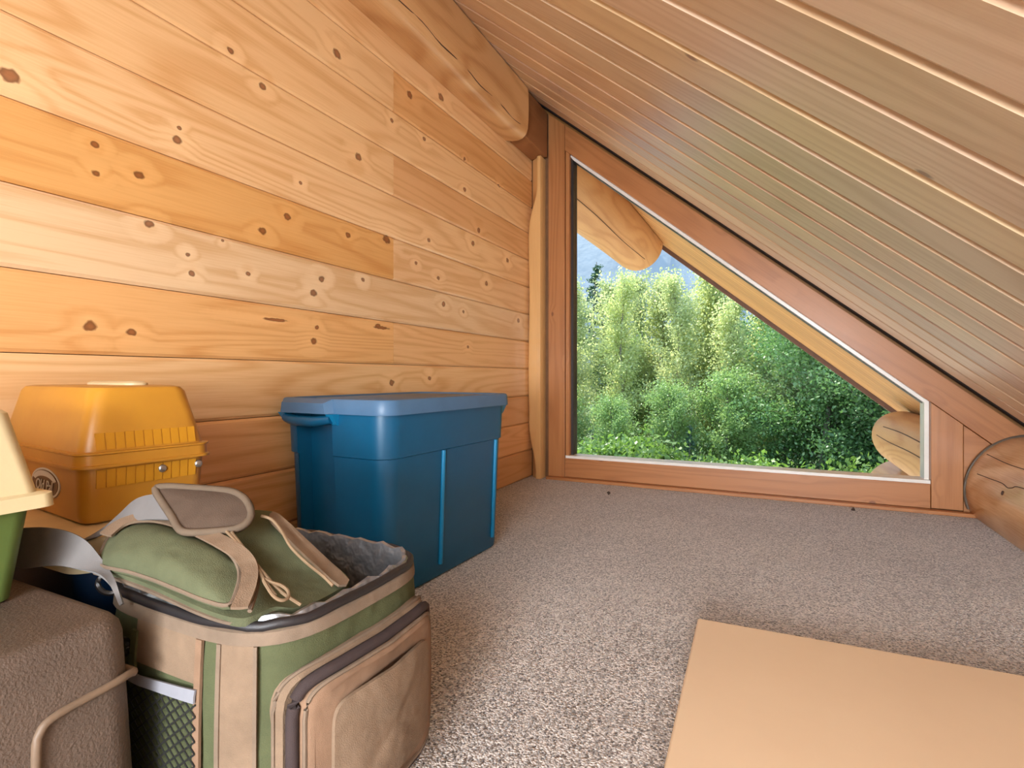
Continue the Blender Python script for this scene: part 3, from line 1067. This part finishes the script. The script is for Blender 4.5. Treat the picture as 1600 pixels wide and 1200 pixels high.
def bagpt(th, z, off=0.0):
    c, s = math.cos(R(th)), math.sin(R(th))
    x = BA * math.copysign(math.sqrt(abs(c)), c)
    y = BB * math.copysign(math.sqrt(abs(s)), s)
    k = 0.985 + 0.055 * math.sin(math.pi * min(1, max(0, z / BH))) ** 0.8
    if z < 0.03: k *= 1 - 0.10 * (1 - z / 0.03) ** 2
    n = Vector((math.copysign(abs(x / BA) ** 3, x) / BA, math.copysign(abs(y / BB) ** 3, y) / BB, 0)).normalized()
    return Vector((x * k, y * k, z)) + n * off


def ang(n, a0=0, a1=360):
    return [a0 + (a1 - a0) * i / n for i in range(n)]


def even_angles(n):
    """angles spaced evenly along the outline"""
    dens = [bagpt(a * 0.25, 0.2) for a in range(1440)]
    acc = [0.0]
    for i in range(1440): acc.append(acc[-1] + (dens[(i + 1) % 1440] - dens[i]).length)
    out, j = [], 0
    for k in range(n):
        tgt = acc[-1] * k / n
        while acc[j + 1] < tgt: j += 1
        out.append((j + (tgt - acc[j]) / (acc[j + 1] - acc[j])) * 0.25)
    return out


EA = even_angles(72)


def bpart(name, me, mat, parent=bag, smooth=50):
    o = link(name, me, mat, parent)
    if smooth: autosmooth(o, smooth)
    return o


def wpartb(name, me, mat, parent=bag, smooth=50):
    me.transform(BI)
    return bpart(name, me, mat, parent, smooth)


zs = [0.0, 0.005, 0.015, 0.03, 0.07, 0.11, 0.15, 0.19, 0.225, 0.250, 0.262]
rw = random.Random(3)
body = bpart('body', loft('body', [[bagpt(a, z, 0.0015 * math.sin(a * .11 + z * 40)) for a in EA] for z in zs], True, False), M_OLIVE)
# rim binding, zipper, liner
bpart('rim_binding', loft('rim_binding', [[bagpt(a, z, o_) for a in EA] for z, o_ in ((.2485, .000), (.249, .0035), (.2605, .0035), (.2625, .000))], False, False), M_BIND, body)
bpart('zipper', tube('zipper', [bagpt(a, .2655 + .001 * math.sin(a * .2), -.0005) for a in EA], 0.0050, 8, True), M_ZIP)
lin = []
for z, o_ in ((.2635, -.001), (.272, -.004), (.2715, -.009), (.255, -.013), (.20, -.016), (.12, -.018), (.04, -.020)):
    lin.append([bagpt(a, z + 0.0022 * math.sin(i * 2.1) * (z > .25), o_ + 0.002 * math.sin(i * 1.7 + z * 60)) for i, a in enumerate(EA)])
bpart('liner', loft('liner', lin, False, True), M_SILVER)


def strip(name, a0, a1, z0, z1, off, mat, parent=body, n=6, m=10, th=0.003):
    rows = []
    for j in range(m + 1):
        z = z0 + (z1 - z0) * j / m
        row = [bagpt(a0 + (a1 - a0) * i / n, z, off) for i in range(n + 1)]
        row += [bagpt(a0 + (a1 - a0) * i / n, z, off - th) for i in range(n, -1, -1)]
        rows.append(row)
    return bpart(name, loft(name, rows), mat, parent)


strip('khaki_stripe', -72, -53, 0.012, 0.249, 0.0035, M_KHAKI)
strip('stripe_piping', -73.6, -71.6, 0.012, 0.249, 0.0050, M_BIND)
strip('stripe_piping', -54, -52, 0.012, 0.249, 0.0050, M_BIND)
strip('side_panel', -95, -82.5, 0.207, 0.249, 0.0035, M_KHAKI)
strip('panel_piping', -83, -80.6, 0.012, 0.249, 0.0048, M_PIPE)
# mesh pocket: woven net of crossing strands, pale hem above
net_v, net_f = [], []


def strand(p, q, w):
    d = (q - p)
    b = len(net_v)
    up = Vector((0, -1, 0)).cross(d).normalized() * w
    for s in (p + up, p - up, q - up, q + up): net_v.append(s + Vector((0, 0, 0)))
    for s in (p + up, p - up, q - up, q + up): net_v.append(s + Vector((0, 0.0006, 0)))
    for fcs in ((0, 1, 2, 3), (7, 6, 5, 4), (0, 4, 5, 1), (2, 6, 7, 3), (1, 5, 6, 2), (3, 7, 4, 0)):
        net_f.append([b + i for i in fcs])


def frontpt(x, z, off):
    t = min(0.999, abs(x / (BA * 1.03)))
    k = 1.0 + 0.04 * math.sin(math.pi * z / BH)
    return Vector((x, -BB * k * (1 - t ** 4) ** 0.25 - off, z))


NX, NZ = 24, 30
gx_, gz_ = [-0.118 + 0.176 * i / NX for i in range(NX + 1)], [0.018 + 0.172 * j / NZ for j in range(NZ + 1)]
for j in range(NZ):
    for i in range(NX):
        if (i + j) % 2 == 0:
            a, b = frontpt(gx_[i], gz_[j], .006), frontpt(gx_[i + 1], gz_[j + 1], .006)
        else:
            a, b = frontpt(gx_[i + 1], gz_[j], .006), frontpt(gx_[i], gz_[j + 1], .006)
        strand(a, b, 0.0009)
    if j % 2 == 0:
        pass
me = mesh('mesh_pocket', net_v, net_f)
mp = bpart('mesh_pocket', me, M_NET, body, None)
tag(mp, kind='stuff')
hem = []
for i in range(13):
    x = -0.118 + 0.176 * i / 12
    hem.append((frontpt(x, 0.188 + 0.008 * abs(i / 12 - 0.5), .007), frontpt(x, 0.197 + 0.014 * abs(i / 12 - 0.5), .006)))
bpart('pocket_hem', ribbon('pocket_hem', hem, 0.0010, 3), plain('pale_grey_hem', (0.28, 0.28, 0.31), 0.6), mp)


# front pocket on the right-hand side
def pk(cth, hth, cz, hz, off, n=10, e=0.28):
    pts = []
    for k in range(4 * n):
        a = 2 * math.pi * k / (4 * n)
        c, s = math.cos(a), math.sin(a)
        u = math.copysign(abs(c) ** e, c)
        v = math.copysign(abs(s) ** e, s)
        y = u * hth
        z = cz + v * hz + 0.006 * u * 0
        t = min(0.999, abs(y / (BB * 1.03)))
        x = BA * (1.0 + 0.04 * math.sin(math.pi * max(0, min(1, z / BH)))) * (1 - t ** 4) ** 0.25
        pts.append(Vector((x + off * (1 - 0.25 * abs(u)), y + cth, z)))
    return pts


PK = [pk(.002, .112, .133, .092, o_, 10) for o_ in (-.004, .010)] 
bpart('pocket_gusset', loft('pocket_gusset', [pk(.002, .114, .133, .092, -.004), pk(.002, .113, .133, .091, .008), pk(.002, .110, .133, .088, .012)], False, True), M_KHAKI, body)
bpart('pocket_piping', tube('pocket_piping', pk(.002, .1135, .133, .0915, .006), 0.0022, 6, True), M_BIND, body)
zp = pk(.002, .106, .133, .084, .017)
bpart('pocket_zipper', tube('pocket_zipper', zp, 0.0062, 8, True), M_BROWNZ, body)
fl = loft('pocket_flap', [pk(.002, .103, .133, .081, .012), pk(.002, .101, .133, .079, .024), pk(.002, .094, .133, .072, .028)], False, True)
flap = bpart('pocket_flap', fl, M_PIPE, body)
bpart('flap_piping', tube('flap_piping', pk(.002, .1005, .133, .0785, .0245), 0.0022, 6, True), M_BIND, flap)
bpart('flap_panel', pillow('flap_panel', pk(.004, .078, .128, .058, .029), 0.010, 0.004, 5, 2.5, 1), M_KHAKI, flap)

LID=[(-0.6648,0.3278,0.2895),(-0.6887,0.3428,0.2999),(-0.7029,0.3592,0.3096),(-0.7062,0.3769,0.3183),(-0.6912,0.4017,0.3267),(-0.6501,0.4238,0.3326),(-0.6019,0.441,0.3356),(-0.5661,0.4721,0.3301),(-0.5421,0.4729,0.3222),(-0.4999,0.4669,0.3049),(-0.4622,0.4649,0.286),(-0.4309,0.4636,0.2694),(-0.4257,0.4329,0.267),(-0.4242,0.4046,0.2677),(-0.4259,0.3816,0.2704),(-0.434,0.3656,0.2763),(-0.4352,0.3487,0.2766),(-0.4395,0.3349,0.2765),(-0.4557,0.3274,0.2788),(-0.4892,0.3251,0.2816),(-0.5311,0.3268,0.2844),(-0.5773,0.3292,0.287),(-0.6237,0.3297,0.2885)]
DOME=[(-0.6558,0.3252,0.2959),(-0.6776,0.3385,0.3056),(-0.6906,0.3529,0.3144),(-0.6906,0.3665,0.3214),(-0.6719,0.3796,0.3257),(-0.6327,0.3857,0.3252),(-0.5809,0.3823,0.3209),(-0.5285,0.376,0.3159),(-0.4991,0.37,0.3099),(-0.4787,0.3605,0.3031),(-0.4629,0.3459,0.2957),(-0.4535,0.3297,0.2883),(-0.4799,0.3252,0.2893),(-0.52,0.3262,0.2916),(-0.5638,0.3277,0.2937),(-0.6083,0.3277,0.295)]
BAND=[(-0.6766,0.3412,0.3209),(-0.6782,0.3586,0.3301),(-0.6608,0.3733,0.3353),(-0.6229,0.3797,0.3352),(-0.5662,0.3763,0.3308),(-0.5135,0.3703,0.3249),(-0.4835,0.367,0.3183),(-0.4615,0.3588,0.3102),(-0.4435,0.3427,0.3014),(-0.4296,0.3235,0.2923)]
SEAM=[(-0.6905,0.3529,0.3189),(-0.6938,0.3738,0.3291),(-0.6702,0.3895,0.3335),(-0.6155,0.3936,0.332),(-0.5533,0.386,0.3263),(-0.506,0.3818,0.3187),(-0.4813,0.3786,0.3112),(-0.4613,0.368,0.3028),(-0.4434,0.3516,0.294),(-0.4294,0.3339,0.2854)]
HEM=[(-0.6753,0.3329,0.2847),(-0.6325,0.3344,0.2835),(-0.5854,0.3338,0.282),(-0.5393,0.3319,0.2797),(-0.4968,0.3302,0.277),(-0.4628,0.3325,0.2741),(-0.4464,0.3402,0.2718),(-0.4415,0.3536,0.2716),(-0.4401,0.3723,0.2713),(-0.4329,0.3894,0.266)]
CORD1=[(-0.534,0.3851,0.3332),(-0.5015,0.3762,0.325),(-0.4614,0.3659,0.3111),(-0.4397,0.3594,0.3011),(-0.4241,0.3573,0.2923)]
CORD2=[(-0.5236,0.3851,0.3318),(-0.485,0.3734,0.3201),(-0.4416,0.3646,0.3021),(-0.4248,0.3653,0.2924),(-0.4079,0.3731,0.2802)]
CORD3=[(-0.5296,0.4268,0.3393),(-0.5172,0.4313,0.3352),(-0.4947,0.4254,0.3264),(-0.4696,0.4164,0.3145),(-0.4458,0.4164,0.3008),(-0.427,0.4204,0.2889),(-0.414,0.421,0.2808)]
LOOP=[(-0.4348,0.3532,0.3071),(-0.4285,0.3574,0.3037),(-0.4223,0.3631,0.2997),(-0.4153,0.3645,0.295),(-0.4099,0.3597,0.2916),(-0.4097,0.3523,0.292),(-0.4153,0.3485,0.296),(-0.4254,0.3498,0.3021),(-0.4348,0.3532,0.3071)]
RTAN=[(-0.5551,0.4658,0.3327),(-0.533,0.4649,0.3252),(-0.4922,0.4597,0.3079),(-0.4557,0.4584,0.289),(-0.4252,0.4575,0.2724),(-0.4251,0.4417,0.2723),(-0.4508,0.4392,0.2872),(-0.4842,0.4383,0.3055),(-0.52,0.4435,0.3214),(-0.5457,0.4506,0.3303)]
STRAP1=[((-0.5979,0.3149,0.2663),(-0.5949,0.3163,0.2683)),((-0.6184,0.316,0.2827),(-0.6112,0.3195,0.2807)),((-0.6417,0.3158,0.2909),(-0.6373,0.3257,0.2911)),((-0.6729,0.3117,0.2927),(-0.6625,0.3279,0.3038)),((-0.6974,0.3053,0.2944),(-0.6809,0.3245,0.3184)),((-0.7223,0.2987,0.2912),(-0.6999,0.3152,0.329)),((-0.7425,0.2944,0.288),(-0.7272,0.3041,0.3327)),((-0.7667,0.2882,0.2919),(-0.7641,0.2928,0.3296))]
STRAP2=[((-0.7332,0.3346,0.3033),(-0.7318,0.3442,0.3053)),((-0.7098,0.3493,0.3121),(-0.7101,0.3547,0.3204)),((-0.6979,0.3607,0.3197),(-0.7034,0.3691,0.3344)),((-0.6749,0.3664,0.3286),(-0.6909,0.3808,0.3509)),((-0.6424,0.3677,0.3358),(-0.6642,0.386,0.3586)),((-0.6,0.3728,0.3389),(-0.6308,0.3845,0.3585))]
PAD=[(-0.6502,0.3801,0.3679),(-0.6403,0.3881,0.3703),(-0.6132,0.3997,0.3691),(-0.5841,0.4115,0.3673),(-0.5647,0.4178,0.365),(-0.5457,0.4184,0.3586),(-0.5284,0.4125,0.3485),(-0.5209,0.4042,0.3406),(-0.5241,0.3931,0.3345),(-0.5408,0.381,0.3321),(-0.5675,0.3664,0.3311),(-0.5811,0.3645,0.334),(-0.6031,0.3697,0.3442),(-0.631,0.3752,0.3574)]
# lid of the bag, dropped half into the opening
lidb = wpartb('lid', pillow('lid', LID, 0.006, 0.010, 6, 2.0, 3), M_SAGE)
dome = wpartb('lid_pocket', pillow('lid_pocket', DOME, 0.016, 0.006, 7, 3.0, 3), M_SAGE, lidb)


def flat_band(name, path, w, mat, parent, th=0.0014):
    p = spline(path, 5)
    m = len(p)
    pairs = []
    for i in range(m):
        t = (p[min(i + 1, m - 1)] - p[max(i - 1, 0)]).normalized()
        s = t.cross(Vector((0.25, -0.35, 0.9)).normalized()).normalized() * w
        pairs.append((p[i] - s, p[i] + s))
    return wpartb(name, ribbon(name, pairs, th, 1), mat, parent)


flat_band('lid_band', BAND, 0.0075, M_KHAKI, lidb)
wpartb('band_piping', tube('band_piping', spline(SEAM, 5), 0.0022, 6), M_BIND, lidb)
wpartb('pocket_piping', tube('pocket_piping', spline(DOME, 4, True), 0.0020, 6, True), M_BIND, dome)
flat_band('lid_hem', HEM, 0.0055, M_BIND, lidb, 0.002)
wpartb('lid_edge', pillow('lid_edge', RTAN, 0.0012, 0.003, 3, 2.0, 2), M_KHAKI, lidb)
for c in (CORD1, CORD2, CORD3):
    wpartb('bungee_cord', tube('bungee_cord', spline(c, 6), 0.0017, 7), M_CORD, lidb)
wpartb('cord_loop', tube('cord_loop', spline(LOOP[:-1], 5, True), 0.0016, 7, True), M_CORD, lidb)
# shoulder strap and pad
strap = wpartb('shoulder_strap', ribbon('shoulder_strap', STRAP1, 0.0011, 8), M_WEB)
wpartb('strap_end', ribbon('strap_end', STRAP2, 0.0011, 8), M_WEB, strap)
pad = wpartb('shoulder_pad', pillow('shoulder_pad', PAD, 0.004, 0.007, 5, 2.0, 4), M_TAUPE, strap)
wpartb('pad_binding', tube('pad_binding', spline(PAD, 4, True), 0.0042, 8, True), fabric('pad_binding_cloth', (0.14, 0.10, 0.068), 1600), strap)


def ring(name, c, r, tr, nrm, mat, parent):
    n = Vector(nrm).normalized()
    a = n.orthogonal().normalized()
    b = n.cross(a)
    pts = [Vector(c) + a * r * math.cos(2 * math.pi * k / 16) + b * r * 1.4 * math.sin(2 * math.pi * k / 16) for k in range(16)]
    return bpart(name, tube(name, pts, tr, 6, True), mat, parent)


ring('strap_ring', frontpt(-0.052, 0.222, 0.010), 0.0065, 0.0028, (1, 0.6, 0.1), M_RING, strap)
ring('strap_ring', (-0.118, -0.122, 0.268), 0.008, 0.0028, (0.8, -0.6, 0.2), M_RING, strap)
strip('ring_tab', -96.5, -94.2, 0.190, 0.238, 0.0055, M_OLIVE)

# ------------------------------------------------------------------ outdoors
M_BARK = plain('grey_bark', (0.20, 0.17, 0.13), 0.9, vscale=6, bscale=40, bstr=0.5, bdist=0.01)
M_PALE = leaf_mat('pale_birch_leaves', (0.62, 0.64, 0.30), (0.42, 0.50, 0.18), 0.6)
M_MID = leaf_mat('mid_green_leaves', (0.32, 0.44, 0.14), (0.17, 0.29, 0.08), 0.5)
M_DARK = leaf_mat('dark_green_leaves', (0.15, 0.28, 0.08), (0.07, 0.16, 0.045), 0.4)
M_FIR = leaf_mat('fir_needles', (0.07, 0.15, 0.06), (0.04, 0.10, 0.05), 0.25)
M_BRUSH = leaf_mat('bright_brush_leaves', (0.24, 0.38, 0.07), (0.12, 0.24, 0.04), 0.5)
M_GROUND = plain('forest_floor', (0.10, 0.14, 0.05), 0.95, var=0.2, vscale=1.5, bscale=8, bstr=0.6, bdist=0.1)
M_HILL = plain('hazy_hillside', (0.30, 0.33, 0.34), 0.95, var=0.10, vscale=0.05, bscale=0.2, bstr=0.2, bdist=2.0)  # distance haze is put into the base colour
GZ = -4.4
# ground
gv, gf = [], []
GN = 40
for j in range(GN + 1):
    for i in range(GN + 1):
        x = -60 + 120 * i / GN
        y = 3.0 + 87 * j / GN
        gv.append((x, y, GZ + 0.18 * math.sin(x * .7) * math.cos(y * .5) + max(0, y - 30) * 0.05))
for j in range(GN):
    for i in range(GN):
        a = j * (GN + 1) + i
        gf.append([a, a + 1, a + GN + 2, a + GN + 1])
ground = link('ground', mesh('ground', gv, gf), M_GROUND, smooth=True)
tag(ground, 'rough green ground below the trees outside', kind='structure')
bounce_ground = link('bounce_ground', box_mesh('bounce_ground', -14, 14, 2.7, 14.5, GZ + 0.2, GZ + 0.32), plain('pale_bounce_ground', (0.56, 0.46, 0.33), 0.95, var=0.1, vscale=3, bscale=30, bstr=0.4, bdist=0.02))  # unseen pale slab, added to throw sunlight up onto the soffit
tag(bounce_ground, 'unseen pale ground slab added to bounce light up to the soffit', kind='structure')
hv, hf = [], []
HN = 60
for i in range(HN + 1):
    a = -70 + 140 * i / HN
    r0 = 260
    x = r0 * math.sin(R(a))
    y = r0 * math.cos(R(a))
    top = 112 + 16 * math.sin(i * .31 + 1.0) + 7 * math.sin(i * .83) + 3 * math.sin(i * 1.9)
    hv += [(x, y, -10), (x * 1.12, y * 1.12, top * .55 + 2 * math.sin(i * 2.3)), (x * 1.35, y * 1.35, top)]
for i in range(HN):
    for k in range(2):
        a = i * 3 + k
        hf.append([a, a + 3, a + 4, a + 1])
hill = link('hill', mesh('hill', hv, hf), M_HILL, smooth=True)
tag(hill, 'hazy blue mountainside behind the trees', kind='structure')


def leaves_mesh(name, pts, size, rng, flat=0.0):
    """diamond leaves, two triangles each, scattered on pts (N,3)"""
    n = len(pts)
    d = rng.normal(size=(n, 3))
    d[:, 2] *= (1 - flat)
    d /= np.linalg.norm(d, axis=1)[:, None]
    e = rng.normal(size=(n, 3))
    e -= d * np.sum(d * e, axis=1)[:, None]
    e /= np.linalg.norm(e, axis=1)[:, None]
    s = (size * rng.uniform(0.6, 1.35, n))[:, None]
    v = np.empty((n, 4, 3))
    v[:, 0] = pts - d * s
    v[:, 1] = pts + e * s * 0.62
    v[:, 2] = pts + d * s
    v[:, 3] = pts - e * s * 0.62
    me = bpy.data.meshes.new(name)
    me.vertices.add(4 * n)
    me.vertices.foreach_set('co', v.reshape(-1).astype(np.float32))
    me.loops.add(4 * n)
    me.loops.foreach_set('vertex_index', np.arange(4 * n, dtype=np.int32))
    me.polygons.add(n)
    me.polygons.foreach_set('loop_start', np.arange(0, 4 * n, 4, dtype=np.int32))
    try:
        me.polygons.foreach_set('loop_total', np.full(n, 4, dtype=np.int32))
    except Exception:
        pass
    me.update(calc_edges=True)
    me.validate()
    return me


def tree_meshes(seed, h, spread, nbr, nleaf, leaf, trunk_r, low, up, jit, conifer=False):
    rng = np.random.default_rng(seed)
    bm_v, bm_f = [], []

    def add_tube(pts, r0, r1, n=5):
        b = len(bm_v)
        m = len(pts)
        for i, p in enumerate(pts):
            r = r0 + (r1 - r0) * i / (m - 1)
            for k in range(n):
                a = 2 * math.pi * k / n
                bm_v.append((p[0] + r * math.cos(a), p[1] + r * math.sin(a), p[2]))
        for i in range(m - 1):
            for k in range(n):
                bm_f.append([b + i * n + k, b + i * n + (k + 1) % n, b + (i + 1) * n + (k + 1) % n, b + (i + 1) * n + k])

    tp = []
    for i in range(9):
        z = h * i / 8
        tp.append(np.array([0.12 * math.sin(i * 1.1 + seed), 0.12 * math.cos(i * .9 + seed * 2), z]))
    add_tube(tp, trunk_r, trunk_r * .15, 7)
    P = []
    for i in range(nbr):
        f = low + (0.98 - low) * (i + rng.uniform(0, 1)) / nbr
        z = h * f
        base = np.array([np.interp(z, [p[2] for p in tp], [p[0] for p in tp]), np.interp(z, [p[2] for p in tp], [p[1] for p in tp]), z])
        az = rng.uniform(0, 6.283)
        if conifer:
            L = spread * (1 - f) ** 0.9 + 0.12
        else:
            L = spread * (0.35 + 0.65 * math.sin(math.pi * min(1, (f - low) / (1 - low) * 0.85 + 0.12))) * rng.uniform(.65, 1.15)
        dr = np.array([math.cos(az), math.sin(az), up * rng.uniform(.6, 1.3)])
        dr /= np.linalg.norm(dr)
        pts = [base + dr * L * s + np.array([0, 0, (-0.25 if conifer else -0.10) * L * s * s]) for s in (0, .33, .66, 1)]
        add_tube(pts, trunk_r * .28 * (1 - f * .6), trunk_r * .05, 4)
        k = max(4, int(nleaf / nbr * (L / spread + .25)))
        s = rng.uniform(0.12, 1.05, k) ** 0.8
        q = base + dr * L * s[:, None]
        q[:, 2] += (-0.25 if conifer else -0.10) * L * s * s
        q += rng.normal(size=(k, 3)) * jit * (0.35 + 0.65 * s[:, None]) * np.array([1, 1, 0.45 if conifer else 1])
        P.append(q)
    P = np.concatenate(P)
    tm_ = bpy.data.meshes.new('trunk')
    tm_.from_pydata(bm_v, [], bm_f)
    return tm_, leaves_mesh('foliage', P, leaf, rng, 0.3 if conifer else 0.0)


KINDS = {
    'birch_a': (tree_meshes(1, 8.6, 1.7, 70, 15000, 0.060, 0.085, 0.10, 1.25, 0.24), M_PALE),
    'birch_b': (tree_meshes(2, 9.2, 1.5, 70, 13000, 0.055, 0.075, 0.12, 1.5, 0.22), M_PALE),
    'mid_a': (tree_meshes(3, 7.4, 2.3, 70, 18000, 0.065, 0.12, 0.05, 0.75, 0.28), M_MID),
    'dark_a': (tree_meshes(4, 8.4, 3.0, 90, 30000, 0.056, 0.16, 0.04, 0.55, 0.30), M_DARK),
    'fir': (tree_meshes(5, 12.0, 2.3, 120, 20000, 0.065, 0.16, 0.04, -0.05, 0.13, True), M_FIR),
    'brush': (tree_meshes(6, 1.5, 1.0, 40, 6000, 0.055, 0.03, 0.03, 0.9, 0.17), M_BRUSH),
}
for (tm_, lm), mt in KINDS.values():
    tm_.materials.append(M_BARK)
    lm.materials.append(mt)


def gz(x, y):
    return GZ + 0.18 * math.sin(x * .7) * math.cos(y * .5) + max(0, y - 30) * 0.05


def plant(kind, name, x, y, sc, rz, label, cat, group, tint=(1, 1, 1)):
    (tm_, lm), mt = KINDS[kind]
    r = empty(name, (x, y, gz(x, y) - 0.05), rz)
    r.scale = (sc, sc, sc)
    a = link('trunk', tm_, None, r)
    b = link('foliage', lm, None, r)
    b['kind'] = 'stuff'
    b.color = (*tint, 1)
    tag(r, label, cat, group)
    return r


rt = random.Random(21)
LB = 'slender pale green birch in the leafy thicket outside the window'
for i, (x, y, s) in enumerate([(-8.6, 24, 1.0), (-7.2, 26, 1.08), (-6.0, 23.5, 1.0), (-4.9, 26.5, 1.1), (-3.7, 23.5, 1.0), (-2.4, 26, 1.12), (-1.3, 24, 0.98), (-0.1, 27, 1.1), (-9.8, 27.5, 1.1), (1.3, 28, 1.0), (-6.6, 30, 1.15), (-3.0, 30.5, 1.15)]):
    t_ = rt.uniform(.85, 1.2)
    plant('birch_a' if i % 2 else 'birch_b', 'birch_tree', x, y, s, rt.uniform(0, 6), LB, 'tree', 'pale birches outside the window', (t_, t_, t_ * rt.uniform(.8, 1.1)))
LM = 'bushy mid green broadleaf tree between the pale birches and the ground brush'
for i, (x, y, s) in enumerate([(-8.0, 21, .62), (-5.6, 20.5, .55), (-3.4, 20.5, .6), (-1.5, 21, .66), (-7.0, 28, 0.9), (0.4, 22.5, .85), (-4.4, 28.5, .9), (-1.0, 30, 1.0)]):
    t_ = rt.uniform(.85, 1.2)
    plant('mid_a', 'broadleaf_tree', x, y, s, rt.uniform(0, 6), LM, 'tree', 'mid green trees outside the window', (t_, t_, t_))
LD = 'dense dark green spreading tree toward the right of the window view'
for i, (x, y, s) in enumerate([(1.6, 21, .95), (3.4, 19.5, 1.0), (5.2, 21.5, 1.05), (2.6, 24.5, 1.15), (4.6, 26, 1.15), (6.6, 25, 1.15), (6.4, 18, .8)]):
    t_ = rt.uniform(.85, 1.25)
    plant('dark_a', 'spreading_tree', x, y, s, rt.uniform(0, 6), LD, 'tree', 'dark trees outside the window', (t_, t_, t_ * .95))
plant('fir', 'fir_tree', -10.2, 33, 1.0, 0.4, 'dark pointed fir rising above the birches at the left of the window', 'tree', None)
plant('fir', 'fir_tree', -2.6, 19.4, 0.26, 1.4, 'small dark young fir low among the brush, middle of the view', 'tree', None)
LS = 'low bright green brush along the foot of the trees outside'
for i in range(20):
    x = -7.2 + i * 0.62 + rt.uniform(-.2, .2)
    y = 18.0 - 0.12 * i + rt.uniform(-.7, .7)
    t_ = rt.uniform(.7, 1.25)
    plant('brush', 'brush_shrub', x, y, rt.uniform(1.15, 1.6), rt.uniform(0, 6), LS, 'shrub', 'brush below the trees', (t_, t_, t_ * .9))
